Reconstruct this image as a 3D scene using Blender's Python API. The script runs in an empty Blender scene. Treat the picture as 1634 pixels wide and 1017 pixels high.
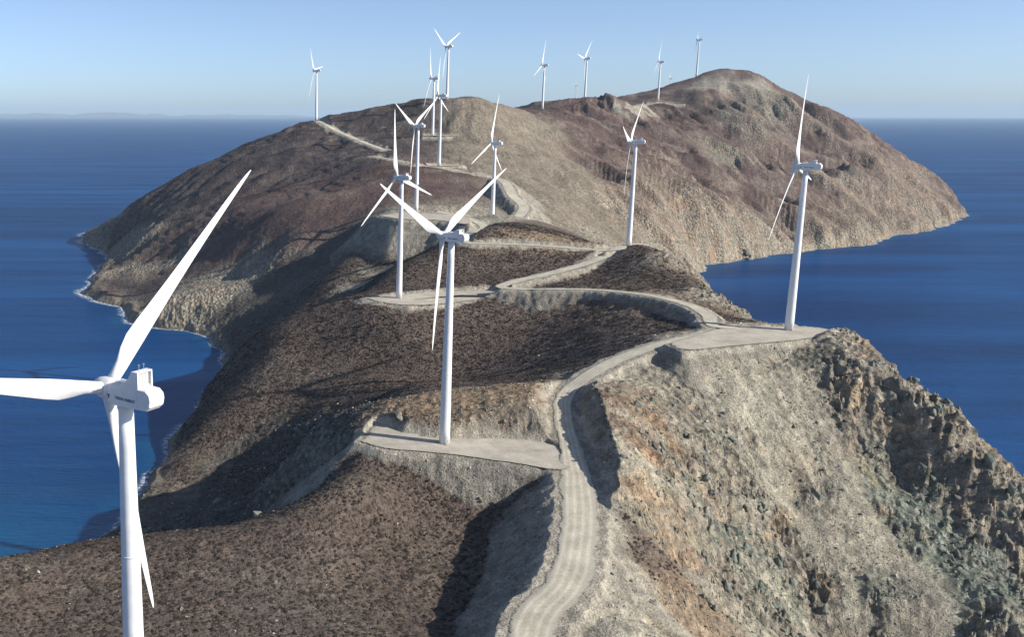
import bpy, bmesh, math, random
import numpy as np
from mathutils import Vector, Matrix

scene = bpy.context.scene
COL = scene.collection
rad = math.radians
rng = np.random.default_rng(7)
random.seed(7)

# ------------------------------------------------------------------ camera, sky, sun, exposure
CAM_H = 200.0                      # the drone flies 200 m above the sea
cam_data = bpy.data.cameras.new('camera')
cam = bpy.data.objects.new('camera', cam_data)
COL.objects.link(cam)
cam.location = (0, 0, CAM_H)
cam.rotation_euler = (rad(90 - 11.662), 0, 0)
cam_data.sensor_fit = 'HORIZONTAL'
cam_data.sensor_width = 36.0
cam_data.lens = 36.0 * 1583.0 / 1634.0
cam_data.shift_x = (817.0 - 446.0) / 1634.0
cam_data.clip_start = 1.0
cam_data.clip_end = 200000.0
scene.camera = cam

SUN_ELEV, SUN_B = 28.3, 21.0       # sun to the right of the view, a little behind the camera
sun_dir = Vector((math.cos(rad(SUN_B)) * math.cos(rad(SUN_ELEV)), -math.sin(rad(SUN_B)) * math.cos(rad(SUN_ELEV)), math.sin(rad(SUN_ELEV))))
world = bpy.data.worlds.new('World')
scene.world = world
world.use_nodes = True
wn = world.node_tree
wn.nodes.clear()
w_out = wn.nodes.new('ShaderNodeOutputWorld')
w_bg = wn.nodes.new('ShaderNodeBackground')
w_sky = wn.nodes.new('ShaderNodeTexSky')
w_sky.sky_type = 'NISHITA'
w_sky.sun_disc = False
w_sky.sun_elevation = rad(SUN_ELEV)
w_sky.sun_rotation = math.atan2(sun_dir.x, sun_dir.y)
w_sky.altitude = 200
w_sky.air_density = 0.62
w_sky.dust_density = 0.7
w_sky.ozone_density = 4.8
w_bg.inputs['Strength'].default_value = 0.119
w_hs = wn.nodes.new('ShaderNodeHueSaturation')
w_hs.inputs['Saturation'].default_value = 0.86
wn.links.new(w_sky.outputs[0], w_hs.inputs['Color'])
wn.links.new(w_hs.outputs[0], w_bg.inputs['Color'])
wn.links.new(w_bg.outputs[0], w_out.inputs['Surface'])

sun_data = bpy.data.lights.new('sun', 'SUN')
sun_data.energy = 5.0
sun_data.angle = rad(0.53)
sun_data.color = (1.0, 0.945, 0.86)
sun = bpy.data.objects.new('sun', sun_data)
COL.objects.link(sun)
sun.location = (300, -100, 600)
sun.rotation_euler = (-sun_dir).to_track_quat('-Z', 'Y').to_euler()

scene.view_settings.view_transform = 'Standard'
scene.view_settings.look = 'None'
scene.view_settings.gamma = 1.0
scene.view_settings.exposure = 0.45
scene.view_settings.use_curve_mapping = False
scene.cycles.max_bounces = 6
scene.cycles.volume_bounces = 0
scene.cycles.use_denoising = True

# ------------------------------------------------------------------ survey of the island (metres, sea level = 0)
CONTROL = {
    'S': [(-101.3,250,79.6), (-83.3,275,70.5), (-65.7,280,70.2), (-47.5,285,70), (-28.6,290,69.4), (-3.2,298,68.8), (11.2,308,70.6), (21.1,318,73.2), (28.7,335,78.2), (30.4,290.7,61), (32.2,310.1,63), (42.7,328.4,65.5), (57.8,339.7,64.5), (33,343.1,68), (44.7,255.3,59), (62.2,271.8,58), (74.6,311.8,60), (-39.3,231.8,72), (-25.2,252.5,70), (-58.9,248.6,72), (0.7,260.2,66), (77.6,336.2,63.5), (-23,145,78.6), (-70,150,74), (-110,200,66), (-60,100,80), (20,100,79), (60,120,76), (-120,120,62), (20,200,70), (-60,230,73), (29.6,366.2,74), (-22.6,562,26.8), (-45,538,9.3), (1.5,577,37.9), (26.6,547,38.9), (56.5,562,49.7), (21.6,617,51.6), (-6.5,622,50.4), (-18.7,625,39.2), (27.2,660,71.8), (1.7,665,61.2), (-20.3,680,46.8), (-34.1,690,28.5), (-41,620,25.8), (-52.1,572,15.9), (-53.4,522,12), (60,460,64), (70,490,66), (100,460,71), (20,470,44), (-15,470,22), (62.4,630,77.6), (82,624,76.3), (110.8,628,76.8), (144.4,634,77.7), (80.1,608,69.9), (108.6,614,70.6), (98.5,550,50.3), (104.8,590,62), (106.7,602,67.2), (131.9,500,66.3), (149.3,570,66.7), (161.9,622,75.1), (157.3,480,81.3), (177.7,545,79.8), (193,595,84.4), (210.3,540,89.8), (208.4,497,93), (60,600,55.7), (60.8,611,69.3), (253,520,92.2), (243.1,528,91.5), (277.3,735,105.7), (256.6,728,100.1), (234.7,716,93.5), (222.4,690,87.5), (252.9,655,94.1), (238,615,93.4), (267.9,640,92.4), (194.2,668,86.8), (151.6,800,106.1), (171.6,812,111.3), (197.9,815,112), (224.1,815,105.3), (247.1,822,100.3), (116.1,715,84.4), (121.5,752,96.8), (82,738,85.4), (85.8,690,79.5), (163.2,722,87.9), (51.2,700,72.3), (198.6,735,93), (60,740,64), (20,740,42), (-20,740,14), (63.2,870,76.2), (45.1,840,64.2), (36.3,820,55.7), (93.8,845,74.3), (69.9,815,62.9)],
    'R': [(110,180,60), (150,200,30), (100,100,60), (160,120,20), (200,250,8), (250.8,477.5,95.6), (225,480,95.6), (200,468,95), (185.1,435,91), (218.4,446,92.1), (248,453,93.4), (198.5,398,66.4), (178.1,415,77.8), (235.4,420,76.3), (223.2,394,62.2), (187.1,370,49.8), (215.3,376,47.4), (172.7,337,38.9), (203.2,350,32.7), (190,322,18), (157.5,412,83.7), (154.8,428,85), (166.6,385,70.7), (148.2,371,75.4), (146.9,335,64), (133.4,300,56.6), (102.4,272,70), (89.7,235,70.2), (102,245,64.7), (150.7,290,39.8), (132.2,396.8,88), (125.8,368.3,86.5), (123.2,345.5,84), (120.2,324.1,81), (116,306.9,76.5), (197,915,109.9), (193,932,103), (129.5,942.7,109), (100,940,109), (160,945,108)],
    'K': [(24.9,380.3,71), (19.5,398,65), (1.2,436.9,35), (-33.6,526.1,5), (-16.4,538.4,11), (1.4,530.9,21), (18.3,514.1,32), (30.6,492.9,43), (-29.6,460.6,13), (-47,480.3,5), (8.7,381.8,45), (-14.6,476.6,20), (-17.9,402.4,28), (-57.6,435.9,9), (-41,416.5,19), (3.3,346.3,52), (-69.1,345,42.6), (-89,340,42.4), (30.9,412,71.9), (23.3,421,67.7), (17.3,430,63), (2.1,795,35.1), (-23.3,780,20.2), (54.1,957,74.8), (43,924,64.3), (26.2,889,51.1), (4.9,837,33), (11.4,938,55.6), (-15.5,930,36.4), (-50.2,905,17.1), (-14.4,860,27.3), (-36.3,850,12.5), (1035.4,1900,106.7)],
    'O': [(46,402,79.4), (64.9,406,82.9), (84.3,410,84.3), (108.9,412,85.1), (128.8,318,70.9), (117,285,63.7), (116.3,258,57.5)],
    'C': [(273,470,99.1), (269.7,440,94.2), (270.5,412,86.5), (273.6,394,75.9), (284.9,386,67.2), (284.6,373,58.6), (288.6,362,51.5), (297.1,350,40.3), (283.2,690,99.6), (282.4,645,91.5), (271.6,592,89.7), (263.7,550,89.6), (-279.3,1530,18.4), (-213.9,1370,26.9), (-106.9,1150,36.3), (-29.6,1010,46.5), (-147.5,1180,24.4), (-69.8,1030,34.8), (-104.1,931,24.6), (-68.7,939,30.5), (-34.1,988,39.6), (-13.5,1010,46.5), (-191.5,1170,10.8), (1025.9,1822,110.5), (986.5,1765,80.5), (300,560,50), (310,500,50), (305,440,45), (310,640,45), (330,740,40), (300,860,70), (350,960,60), (330,1060,80), (420,1200,60), (320,380,35)],
    'G': [(252.4,400,65.7), (236.7,370,49.8), (263.6,373,48.6), (248.6,347,34.1), (260.7,394,55.4), (218.1,334,28), (212.2,322,18), (268.5,357,42.3), (259.9,330,34.9), (255.5,312,27.7), (240,300,12), (280,330,20)],
    'X': [(94.5,935,105), (79.8,905,91.4), (109.4,888,86.1), (130.6,878,82.9)],
    'B': [(58.7,1632,184.9), (-6,1600,168.6), (-64.1,1560,146.5), (-148.6,1520,103.7), (-223.3,1500,58), (112.8,1600,203.7), (186.8,1560,215.8), (228.8,1520,221.8), (46.5,1380,142.5), (-5.3,1420,140.8), (-57.9,1400,115.6), (95.9,1350,152), (144,1330,160.9), (-80.3,1330,95), (-122.4,1330,78.3), (141.4,1480,179.1), (-167.2,1350,59.4), (170.7,1280,154.5), (207.6,1363,166.6), (-156.4,1080,11.4), (-206.9,1150,5.1)],
    'T': [(257.6,1470,219.3), (281,1450,216.5), (323.7,1480,210.5), (368.2,1550,200.7), (359.1,1430,166.7), (305.9,1390,167.6), (267.4,1370,168.1), (239,1260,147.5), (299.4,1180,114.2), (356.4,1250,109.1), (309.5,1080,94.4), (396.6,1400,141.6), (353.5,1110,84.4), (255.6,930,94.3), (275.8,880,91.6), (308.1,1320,145)],
    'P': [(84.3,1180,125.2), (41.4,1220,111.3), (-36.7,1270,99.7), (2.7,1060,89.6), (68.8,1050,103.9), (-32.6,1120,83.4), (-72.2,1190,76.1), (8.7,985,78.7), (-10.3,1010,65.9), (131.6,1080,121.5), (170.7,1070,122.2), (-112.9,1220,57.5), (-67.2,1100,50.5), (47.3,1010,88.4), (188,1182.6,140.7), (120,1190,142), (501.3,1600,162.8), (539.3,1560,135), (461.1,1640,191.8), (601.2,1750,180.6), (459.8,1430,122.7), (596.9,1560,119.5), (657.8,1580,96.9), (711.3,1580,75.2), (754,1560,49.4), (458.4,1770,207.3), (572.6,1918,227.5), (586.3,1850,229.9), (649.9,1900,219.3), (767.7,2060,227.1), (871.4,2200,262), (934.9,2260,286.6), (982.3,2230,305.4), (1026.6,2220,293), (1074.1,2200,264.6), (1121,2150,215.3), (1162.7,2100,189.5), (1201.4,2020,124.5), (959.1,2170,267.6), (888.3,1900,179), (750.2,1850,179.5), (793.4,1680,98.8), (654.6,1600,113.5), (1001.8,1880,121.6), (911.7,1700,76.4), (1090.3,1820,67.7), (791.1,1535,45), (808.4,1640,70.5), (997.9,1800,80.3), (1005.4,1895,106.9), (999.1,1850,86.2), (1098.5,1880,98.4), (1000,2600,190), (600,2500,185), (400,2100,150), (200,1950,130), (60,1800,120), (800,2400,215), (1250,2400,150), (1400,2150,70), (1000,3000,160), (1150,3500,165), (1320,4420,248), (1740,4420,275), (1500,4500,255), (1500,4900,120), (900,4000,80), (1800,4000,120), (1450,3300,70), (700,3000,80)],
    'F': [(466.2,1340,102.6), (484.8,1270,67.8), (540.1,1300,31.6), (406.1,1160,79.2), (611.5,1370,35.6), (544.8,1365,83.7), (596.1,1360,62.7), (528.1,1420,117.1), (568.3,1405,97), (610,1395,75.9), (649,1395,53), (678.1,1395,26.4), (1219.5,1960,88), (1235.6,1900,47.6), (1254.2,1870,11.2), (1046.4,1700,23), (919.8,1610,32.4), (1151.4,1840,43.2)],
}
PAINT = {
    'D': [(104.2,291.7), (103,273.4), (96.9,263.4), (106.1,260.9), (93.9,246.7), (83.4,235.5), (110.3,252.5), (96.3,285), (114.9,344.6), (110.6,326.6), (109.6,309.7), (921.7,2176.4), (937.5,2166.2), (955.3,2161.2), (975.1,2161.2)],
    'X': [(234,423.3), (232.8,409), (230,391.7), (228.5,378), (230.4,357.3), (230.6,340.4), (231.4,322), (224.8,365.4), (221,331), (223.8,319.8), (196,426.6), (202.6,415), (205.1,394.4), (205.2,376), (207.6,354.4), (209.4,334.3), (116.7,901.9), (136.7,882.6), (97.2,878.5), (153.9,886.3), (82,833.5), (63.9,804.8), (124.4,919)],
    'V': [(167.9,388.7), (167.1,379.5), (173.1,409), (164.5,408.3), (169.4,371.8), (241.7,434.1), (251.3,425.8), (257.7,411.6), (243.1,414.3), (241.2,439), (195.5,360.3), (195.8,344.4), (190,376.8), (171.1,318.5), (153.7,305.9), (200.5,334.7), (266.6,397.9), (267.2,380.2), (270.2,368.4), (260.7,400.5), (934.7,1949.9), (1010.4,2060), (871,1890.4), (788.2,1747), (788.1,1718.6)],
    'Q': [(155.9,407.3), (156.1,385.3), (141.8,390.1), (136.5,366.9), (156.3,365.4), (137.5,348.9), (189.8,623.4), (203.1,591.8), (214.4,561.1), (222.5,544.9), (243.3,536.4)],
    'O': [(129.3,303.7), (124.6,288.7), (118,277.1), (120.3,309.8), (213.9,777), (222.2,771.2), (192,768)],
    'S': [(115.6,295.8), (113.7,287.3), (114.9,282.2), (79.6,868.3), (61.4,843.3), (49.2,817.6)],
    'N': [(250.4,358.2), (261.4,353), (267,343.4), (242.7,385.5), (240.9,363.6), (251.8,331.2), (262.8,371.8), (258.7,321.5), (172.2,347), (171.8,327.3), (156.1,334.1)],
    'C': [(277.8,382.8), (272.6,391.4), (267.8,406.4), (265.3,426.6), (266.3,443.9), (282.2,365.1), (-87.5,930.9), (-63.4,930.3), (-40.1,949.5), (-28.5,969.2), (-9.8,960.1), (-98.6,921.1), (-203.8,1361.1), (-176.8,1322.7), (-214,1341.3), (-74.5,916.8), (605.9,1354), (537.2,1270.4), (583.5,1341.3), (737.6,1443.9), (812.4,1498), (969.6,1603.1), (1191.6,1807.2), (259.6,573.7), (539.8,1252.7), (264.3,567.4), (285.1,683.7)],
    'P': [(-104.1,1117.7), (-64.6,1054.9), (-82.7,1121), (-151.9,1218.7), (-30.8,1054.9), (2.6,1039.6), (35.3,1034.7), (67.5,1028.1), (23.6,1104.7), (-18.6,1132.2), (-46.4,1109.9), (-126.9,1203.9), (104,1074.2), (140.8,1100.2), (911.6,2101.4), (803.7,1894.8), (814.1,1782), (941.3,1936.3), (926.5,1826.3), (741.3,1890.4), (641.8,1711.6), (613.8,1757.2), (713.1,1619.1), (809.1,1717.6), (677.6,1635.3), (624.7,1632.4), (528,1656.5), (518.4,1559.7), (514.9,1756.2), (1029.1,1959), (1057,1894.8), (839.7,1663.3)],
    'B': [(-40.4,1405.6), (3.5,1386), (48.3,1436.3), (82.9,1416.3), (104.1,1243.9), (-83.9,1393.3), (-98.5,1350), (-13.1,1308.8), (21.2,1418.8), (143.5,1504.2), (177.7,1478.9), (186.1,1400.6), (106,1499.8), (-173.9,1405.6), (-228.6,1468.6), (808.7,2067.3), (731.4,1928.3)],
    'T': [(283.2,1411.3), (310.9,1416.3), (329.5,1378.7), (276.1,1326.5), (237.6,1296.6), (238.4,1215.2), (339.7,1313.4), (330.6,1213), (336.7,1126.9), (303.4,1263), (337.9,1081.1), (246.1,1397.4), (242.6,1431.3), (268.6,1054.9)],
    'F': [(556.1,1369.9), (576.8,1352.4), (521.8,1350), (515.4,1283.1), (752.1,1475.4), (819.6,1515.6), (885.4,1548.8), (987.6,1638.2), (1111.5,1755.2), (824.2,1527.2), (1148.8,1838.1), (1127.5,1889.3), (1182.2,1833.8), (999.9,1761.3)],
    'L': [(-1.1,261.7), (-2.8,255.3), (-40.4,238.9), (-71.3,272.3), (-40.9,531.1), (1.5,591.4), (24.8,326)],
}
COAST = [(-190,-60), (-180,150), (-150,260), (-125,350), (-99.1,415.1), (-81.3,452.7), (-70.9,515.1), (-67.4,577.8), (-61.1,634.8), (-48.8,703.5), (-44.5,767.3), (-48.5,820.1), (-63.3,880.2), (-86.4,914.9), (-109.2,917.6), (-143.4,949.3), (-169.6,1029.6), (-222.5,1103.9), (-234.1,1237), (-234.7,1374), (-263,1471.3), (-308,1559.3), (-330,1680), (-250,1850), (-120,2000), (60,2250), (200,2450), (350,2700), (450,3100), (600,3700), (800,4300), (1100,4900), (1500,5150), (2000,4900), (2150,4400), (1950,3800), (1650,3300), (1450,2900), (1500,2500), (1480,2200), (1380,2000), (1258.8,1853.3), (1245.8,1842.5), (1133.9,1731.2), (1034.6,1658.2), (935.6,1543.9), (806.6,1485.3), (668.8,1392.5), (574.8,1327.1), (480,1150), (425,1000), (390,900), (365,800), (350,700), (345,600), (350,500), (362,440), (355,380), (330,320), (260,285), (225,240), (200,150), (180,0), (150,-80)]
ROADS = {
    'main': [(50,60,77,4.5), (48,150,74,4.5), (62.9,226.5,72,6.6), (79.6,253.9,73,6.6), (92.2,285.2,74,6.6), (101.6,319.1,75,6.6), (110,356.8,76.5,4.6), (116.3,389.9,78.5,4.4), (123.6,413.6,81,4.4), (136.9,426.3,86,4.4), (156.6,442.5,90,4.4), (181.5,455.8,94,4.5), (215.9,474.2,95.4,4.5)],
    'upper': [(232,484,95.6,5), (217.5,485.1,96.2,4), (223.3,507.9,97,4), (225.3,535.7,97,4), (219.4,575.4,95,4), (203.4,617.2,91,4), (173.7,638.9,88,4), (148.6,654.4,84,5), (115.5,656.8,81,5), (81,649.8,79.3,5), (60.2,650.3,79,5)],
    'hairpin': [(167.1,645,86.5,5), (149.2,657.6,86,4.5), (161.6,671.6,87.5,5), (185.9,685.8,90,5), (220.1,713,93,5), (246.7,736.9,97,5), (260.8,761,98.5,5)],
    'contour': [(276.1,770.5,99.2,5), (253.6,753.9,98,5), (231.9,753.7,99,5), (204.9,760.6,100.5,5), (171.8,764.2,101.5,5), (145.8,767.9,102,5), (150,800,103,5), (176,850,105,5), (166,915,108,5), (150,940,109,5)],
    'climb': [(150,945,109,5), (205,925,104,5), (220.4,927.6,104,6.5), (241.8,983.5,110,6.5), (239.2,1022.3,118,6.5), (242.3,1073.1,128,6.5), (248.4,1169.2,127.4,5), (221.8,1165.7,132.7,5), (196.8,1169.5,136.8,5), (172,1175.7,140.2,5)],
    'west': [(134.3,1298.6,155.2,5), (122,1361.1,159.6,5), (104.9,1418.1,166.7,5), (87,1490.6,175,5), (71.9,1526.3,183.3,5), (62,1615,189.6,5)],
    'terrace': [(147,1182.2,144.9,4), (127.9,1249.8,146.6,4), (118.3,1263.6,147.9,4)],
    'saddle': [(596,1789.8,213.3,6), (640.9,1839.5,214.9,6), (717.2,1988.6,217.9,6), (750,2011.5,219.8,6), (787,1994.4,218.9,6)],
}
PADS = {
    'p2': (75.6, [(29.7,367.5), (39.6,389.7), (48.3,376.7), (62.4,371.3), (86.8,370.5), (102.7,366), (109.6,354.4), (102.9,334.4), (85.1,342.1), (59.5,353), (39,358.6)]),
    'p3': (95.6, [(178.8,447.7), (195.7,462.1), (219.3,481.9), (252.7,486.4), (273,480.5), (254.1,459.4), (211.3,443.9), (181.5,434)]),
    'p4': (79.3, [(57,652.1), (83,666.2), (110.1,676), (145.9,680.9), (150.3,661.5), (111.7,634.2), (82.1,625.6), (63.2,638.6)]),
    'p5': (99.2, [(242.6,734.6), (262.6,766.8), (286.5,785.9), (290.8,770.5), (269.7,752.2)]),
    'p6': (109.0, [(88.2,907), (113.9,930.4), (148.2,924.4), (170.2,901.3), (160.3,833.5), (138.6,863.5), (107.2,874)]),
    'p1': (78.6, [(-45,125), (20,125), (48,140), (45,165), (-45,165)]),
    'p7': (139.9, [(156.1,1166.5), (191.5,1206.9), (218.4,1208.9), (220.2,1197.6), (186.6,1174.7)]),
    'p8': (171.4, [(192,1352), (222,1347), (240,1370), (200,1382)]),
}
HUBS = {
    'T1': (-26.5,147.5,158.6,38.3,44.4),
    'T2': (60.7,367.6,155.6,44.8,58.4),
    'T3': (247.7,479.9,175.6,38.1,101.7),
    'T4': (76.9,655,159.3,42.9,108.6),
    'T5': (268.8,771.3,179.2,28.4,46),
    'T6': (126.3,945,189.1,36.2,57.4),
    'T10': (196.4,934,173.4,33.6,6.9),
    'T7': (184.6,1184.5,220.7,29.5,113.4),
    'T8': (203,1364.3,246.5,22.5,91.3),
    'T11': (55.6,1634.1,268,20,79.3),
    'T9': (241.1,1485,295.7,38,60),
    'T12': (454.7,1770,282.6,30,5),
    'T13': (572.2,1918,302,35,38),
    'T15': (763.1,2060,302.6,28,0),
    'T17': (931.1,2290,362.4,20,50),
    'T14': (1280.3,4400,320.3,12,40),
    'T16': (1682.9,4400,349.2,25,10),
}
OUTCROPS = [
    (283.6, 376.4, 3.20, 2.30, 4, 'g', 'rock_outcrop', 'rock', 'tall jagged grey pinnacle on the right skyline above the sea'),
    (277.4, 418.4, 2.20, 1.30, 4, 'g', 'rock_outcrop', 'rock', 'squat dark crag on the right skyline just below the flat pad'),
    (275.9, 400.0, 2.60, 1.50, 5, 'g', 'rock_outcrop', 'rock', 'broken grey crag on the right skyline between squat crag and tall pinnacle'),
    (284.6, 364.5, 2.60, 1.70, 4, 'g', 'rock_outcrop', 'rock', 'lowest grey crag on the right skyline near the picture edge'),
    (131.6, 280.5, 2.60, 1.00, 6, 'r', 'rock_outcrop', 'rock', 'big dark and cream boulder pile at the bottom beside the fanned spoil'),
    (138.4, 279.7, 2.00, 1.00, 5, 'r', 'rock_outcrop', 'rock', 'cream rock ledge just right of the dark boulder pile at the bottom'),
    (167.6, 336.8, 1.50, 1.40, 4, 'g', 'rock_outcrop', 'rock', 'dark slab sticking out of the stony slope above the bottom boulder pile'),
    (139.6, 320.9, 1.10, 1.00, 4, 'r', 'rock_outcrop', 'rock', 'small dark rock knot on the slope right of the road'),
    (165.9, 383.5, 1.60, 1.30, 4, 'g', 'rock_outcrop', 'rock', 'dark green grey knob on the slope right of the road bank'),
    (270.7, 465.7, 1.80, 1.00, 5, 'r', 'rock_outcrop', 'rock', 'rocky crest at the right end of the flat turbine pad'),
    (40.1, 316.2, 0.75, 0.80, 1, 'p', 'boulder', 'boulder', 'lone pale boulder in the dark scrub below the near pad'),
    (235.2, 428.8, 1.00, 0.80, 2, 'p', 'boulder', 'boulder', 'pale boulder high on the bare slope below the flat pad'),
    (259.6, 409.5, 1.00, 0.80, 3, 'p', 'boulder', 'boulder', 'cluster of cream boulders on the right slope below the skyline crags'),
    (655.1, 1379.5, 7.00, 1.00, 5, 'g', 'rock_outcrop', 'rock', 'dark sea rock at the foot of the far shore left of the pale beach'),
    (-246.4, 1303.5, 4.50, 1.00, 4, 'g', 'sea_rock', 'rock', 'dark rock awash just off the left headland'),
    (-309.5, 1530.8, 5.00, 0.90, 4, 'g', 'sea_rock', 'rock', 'low dark rocks off the farthest point of the left coast'),
    (-241.6, 1148.2, 5.00, 0.90, 4, 'g', 'sea_rock', 'rock', 'dark rock off the nearer left headland ringed by surf'),
    (175.2, 350.7, 0.70, 0.80, 2, 'p', 'boulder', 'boulder', 'small pale stone pair in the middle of the stony slope'),
]
HAZE_DENSITY = 2.4e-5


# ------------------------------------------------------------------ noise
_perm = np.random.default_rng(11).permutation(256).astype(np.int32)
_perm = np.concatenate([_perm, _perm])
_ang = np.random.default_rng(12).uniform(0, 2 * np.pi, 256).astype(np.float32)
_gx, _gy = np.cos(_ang), np.sin(_ang)


def perlin(x, y, seed=0):
    x = np.asarray(x, np.float32) + seed * 17.31
    y = np.asarray(y, np.float32) + seed * 9.77
    xi = np.floor(x).astype(np.int32)
    yi = np.floor(y).astype(np.int32)
    xf = x - xi
    yf = y - yi
    xi &= 255
    yi &= 255
    u = xf * xf * xf * (xf * (xf * 6 - 15) + 10)
    v = yf * yf * yf * (yf * (yf * 6 - 15) + 10)
    a = _perm[xi]
    b = _perm[(xi + 1) & 255]
    y1 = (yi + 1) & 255
    aa = _perm[a + yi]
    ab = _perm[a + y1]
    ba = _perm[b + yi]
    bb = _perm[b + y1]
    n00 = _gx[aa] * xf + _gy[aa] * yf
    n10 = _gx[ba] * (xf - 1) + _gy[ba] * yf
    n01 = _gx[ab] * xf + _gy[ab] * (yf - 1)
    n11 = _gx[bb] * (xf - 1) + _gy[bb] * (yf - 1)
    return (n00 + u * (n10 - n00)) * (1 - v) + (n01 + u * (n11 - n01)) * v


def fbm(x, y, octaves=4, seed=0, gain=0.5):
    s = 0
    a = 1.0
    for i in range(octaves):
        s = s + a * perlin(x, y, seed + i * 3)
        x = x * 2.03
        y = y * 2.03
        a *= gain
    return s


def ridged(x, y, octaves=3, seed=0, gain=0.5):
    s = 0
    a = 1.0
    for i in range(octaves):
        s = s + a * (1 - np.abs(perlin(x, y, seed + i * 3)) * 2)
        x = x * 2.1
        y = y * 2.1
        a *= gain
    return s


def cells(x, y, seed=0):
    """distance to the nearest and second nearest of one random point per unit cell, and a value per cell"""
    x = np.asarray(x, np.float32) + seed * 13.7
    y = np.asarray(y, np.float32) + seed * 5.3
    xi = np.floor(x).astype(np.int32)
    yi = np.floor(y).astype(np.int32)
    f1 = np.full(x.shape, 9.0, np.float32)
    f2 = np.full(x.shape, 9.0, np.float32)
    val = np.zeros(x.shape, np.float32)
    ox = np.zeros(x.shape, np.float32)
    oy = np.zeros(x.shape, np.float32)
    for dx in (-1, 0, 1):
        for dy in (-1, 0, 1):
            h = _perm[_perm[(xi + dx) & 255] + ((yi + dy) & 255)]
            h2 = _perm[h + 57]
            d = np.hypot(xi + dx + h / 255.0 - x, yi + dy + h2 / 255.0 - y)
            c = d < f1
            f2 = np.where(c, f1, np.minimum(f2, d))
            val = np.where(c, _perm[h + 131] / 255.0, val)
            ox = np.where(c, x - (xi + dx + h / 255.0), ox)
            oy = np.where(c, y - (yi + dy + h2 / 255.0), oy)
            f1 = np.where(c, d, f1)
    return ox, oy, val


def smooth(e0, e1, x):
    t = np.clip((x - e0) / (e1 - e0), 0, 1)
    return t * t * (3 - 2 * t)


# ------------------------------------------------------------------ polylines
def catmull(pts, step):
    pts = [np.array(p, float) for p in pts]
    p = [2 * pts[0] - pts[1]] + pts + [2 * pts[-1] - pts[-2]]
    out = []
    for i in range(1, len(p) - 2):
        n = max(2, int(np.linalg.norm(p[i + 1][:2] - p[i][:2]) / step))
        for k in range(n):
            t = k / n
            out.append(0.5 * (2 * p[i] + (p[i + 1] - p[i - 1]) * t + (2 * p[i - 1] - 5 * p[i] + 4 * p[i + 1] - p[i + 2]) * t * t + (3 * p[i] - p[i - 1] - 3 * p[i + 1] + p[i + 2]) * t ** 3))
    out.append(p[-2])
    return np.array(out)


ROAD_LINES = {k: catmull(v, 3.0) for k, v in ROADS.items()}


def wiggle_coast():
    c = np.array(COAST + [COAST[0]], float)
    out = []
    for i in range(len(c) - 1):
        a, b = c[i], c[i + 1]
        L = np.linalg.norm(b - a)
        n = max(1, int(L / 14))
        nrm = np.array([b[1] - a[1], a[0] - b[0]]) / max(L, 1e-6)
        for k in range(n):
            p = a + (b - a) * k / n
            amp = min(9.0, L * 0.09)
            o = amp * (float(fbm(p[0] / 38, p[1] / 38, 3, 5)) * 1.6)
            out.append(p + nrm * o)
    return np.array(out)


COAST_LINE = wiggle_coast()


def coast_sdf(x, y):
    """signed distance to the coastline, positive on land"""
    px, py = x.ravel().astype(np.float32), y.ravel().astype(np.float32)
    best = np.full(px.shape, 1e12, np.float32)
    inside = np.zeros(px.shape, bool)
    A = COAST_LINE
    B = np.roll(COAST_LINE, -1, axis=0)
    for (ax, ay), (bx, by) in zip(A, B):
        dx, dy = bx - ax, by - ay
        t = np.clip(((px - ax) * dx + (py - ay) * dy) / (dx * dx + dy * dy + 1e-9), 0, 1)
        d = (px - ax - t * dx) ** 2 + (py - ay - t * dy) ** 2
        np.minimum(best, d, out=best)
        if abs(dy) > 1e-9:
            c = ((ay > py) != (by > py)) & (px < dx * (py - ay) / dy + ax)
            inside ^= c
    d = np.sqrt(best)
    return np.where(inside, d, -d).reshape(x.shape)


# ------------------------------------------------------------------ terrain height and cover
CLASS_RGB = {  # albedo of the ground itself
    'S': (0.132, 0.104, 0.085), 'K': (0.100, 0.094, 0.084), 'R': (0.318, 0.298, 0.238), 'G': (0.205, 0.216, 0.182),
    'D': (0.330, 0.314, 0.260), 'X': (0.330, 0.311, 0.250), 'V': (0.205, 0.194, 0.160), 'Q': (0.218, 0.165, 0.122), 'N': (0.170, 0.200, 0.172), 'L': (0.125, 0.108, 0.090),
    'P': (0.124, 0.087, 0.078), 'B': (0.080, 0.066, 0.066), 'C': (0.270, 0.246, 0.200), 'O': (0.255, 0.192, 0.130),
    'T': (0.212, 0.186, 0.146), 'F': (0.200, 0.161, 0.129)}
CLASS_VEG = {'F': 0.2, 'D': 0.0, 'X': 0.03, 'V': 0.15, 'Q': 0.12, 'N': 0.02, 'L': 0.6, 'S': 1.0, 'K': 0.45, 'R': 0.06, 'G': 0.03, 'P': 0.75, 'B': 0.65, 'C': 0.08, 'O': 0.35, 'T': 0.22}
CLASS_ROCK = {'F': 0.6, 'D': 0.1, 'X': 0.15, 'V': 0.9, 'Q': 0.75, 'N': 1.0, 'L': 0.05, 'S': 0.05, 'K': 0.55, 'R': 0.55, 'G': 1.0, 'P': 0.2, 'B': 0.3, 'C': 1.0, 'O': 0.6, 'T': 0.2}

ctl_p, ctl_c = [], []
for cls, lst in CONTROL.items():
    for p in lst:
        ctl_p.append(p)
        ctl_c.append((*CLASS_RGB[cls], CLASS_VEG[cls], CLASS_ROCK[cls]))
ctl_p = np.array(ctl_p)
ctl_c = np.array(ctl_c)
paint_p, paint_c = [], []
for cls, lst in PAINT.items():
    for p in lst:
        paint_p.append(p)
        paint_c.append((*CLASS_RGB[cls], CLASS_VEG[cls], CLASS_ROCK[cls]))
col_p = np.concatenate([ctl_p[:, :2], np.array(paint_p)])
col_c = np.concatenate([ctl_c, np.array(paint_c)])
coast_pts = np.array(COAST)


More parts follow.
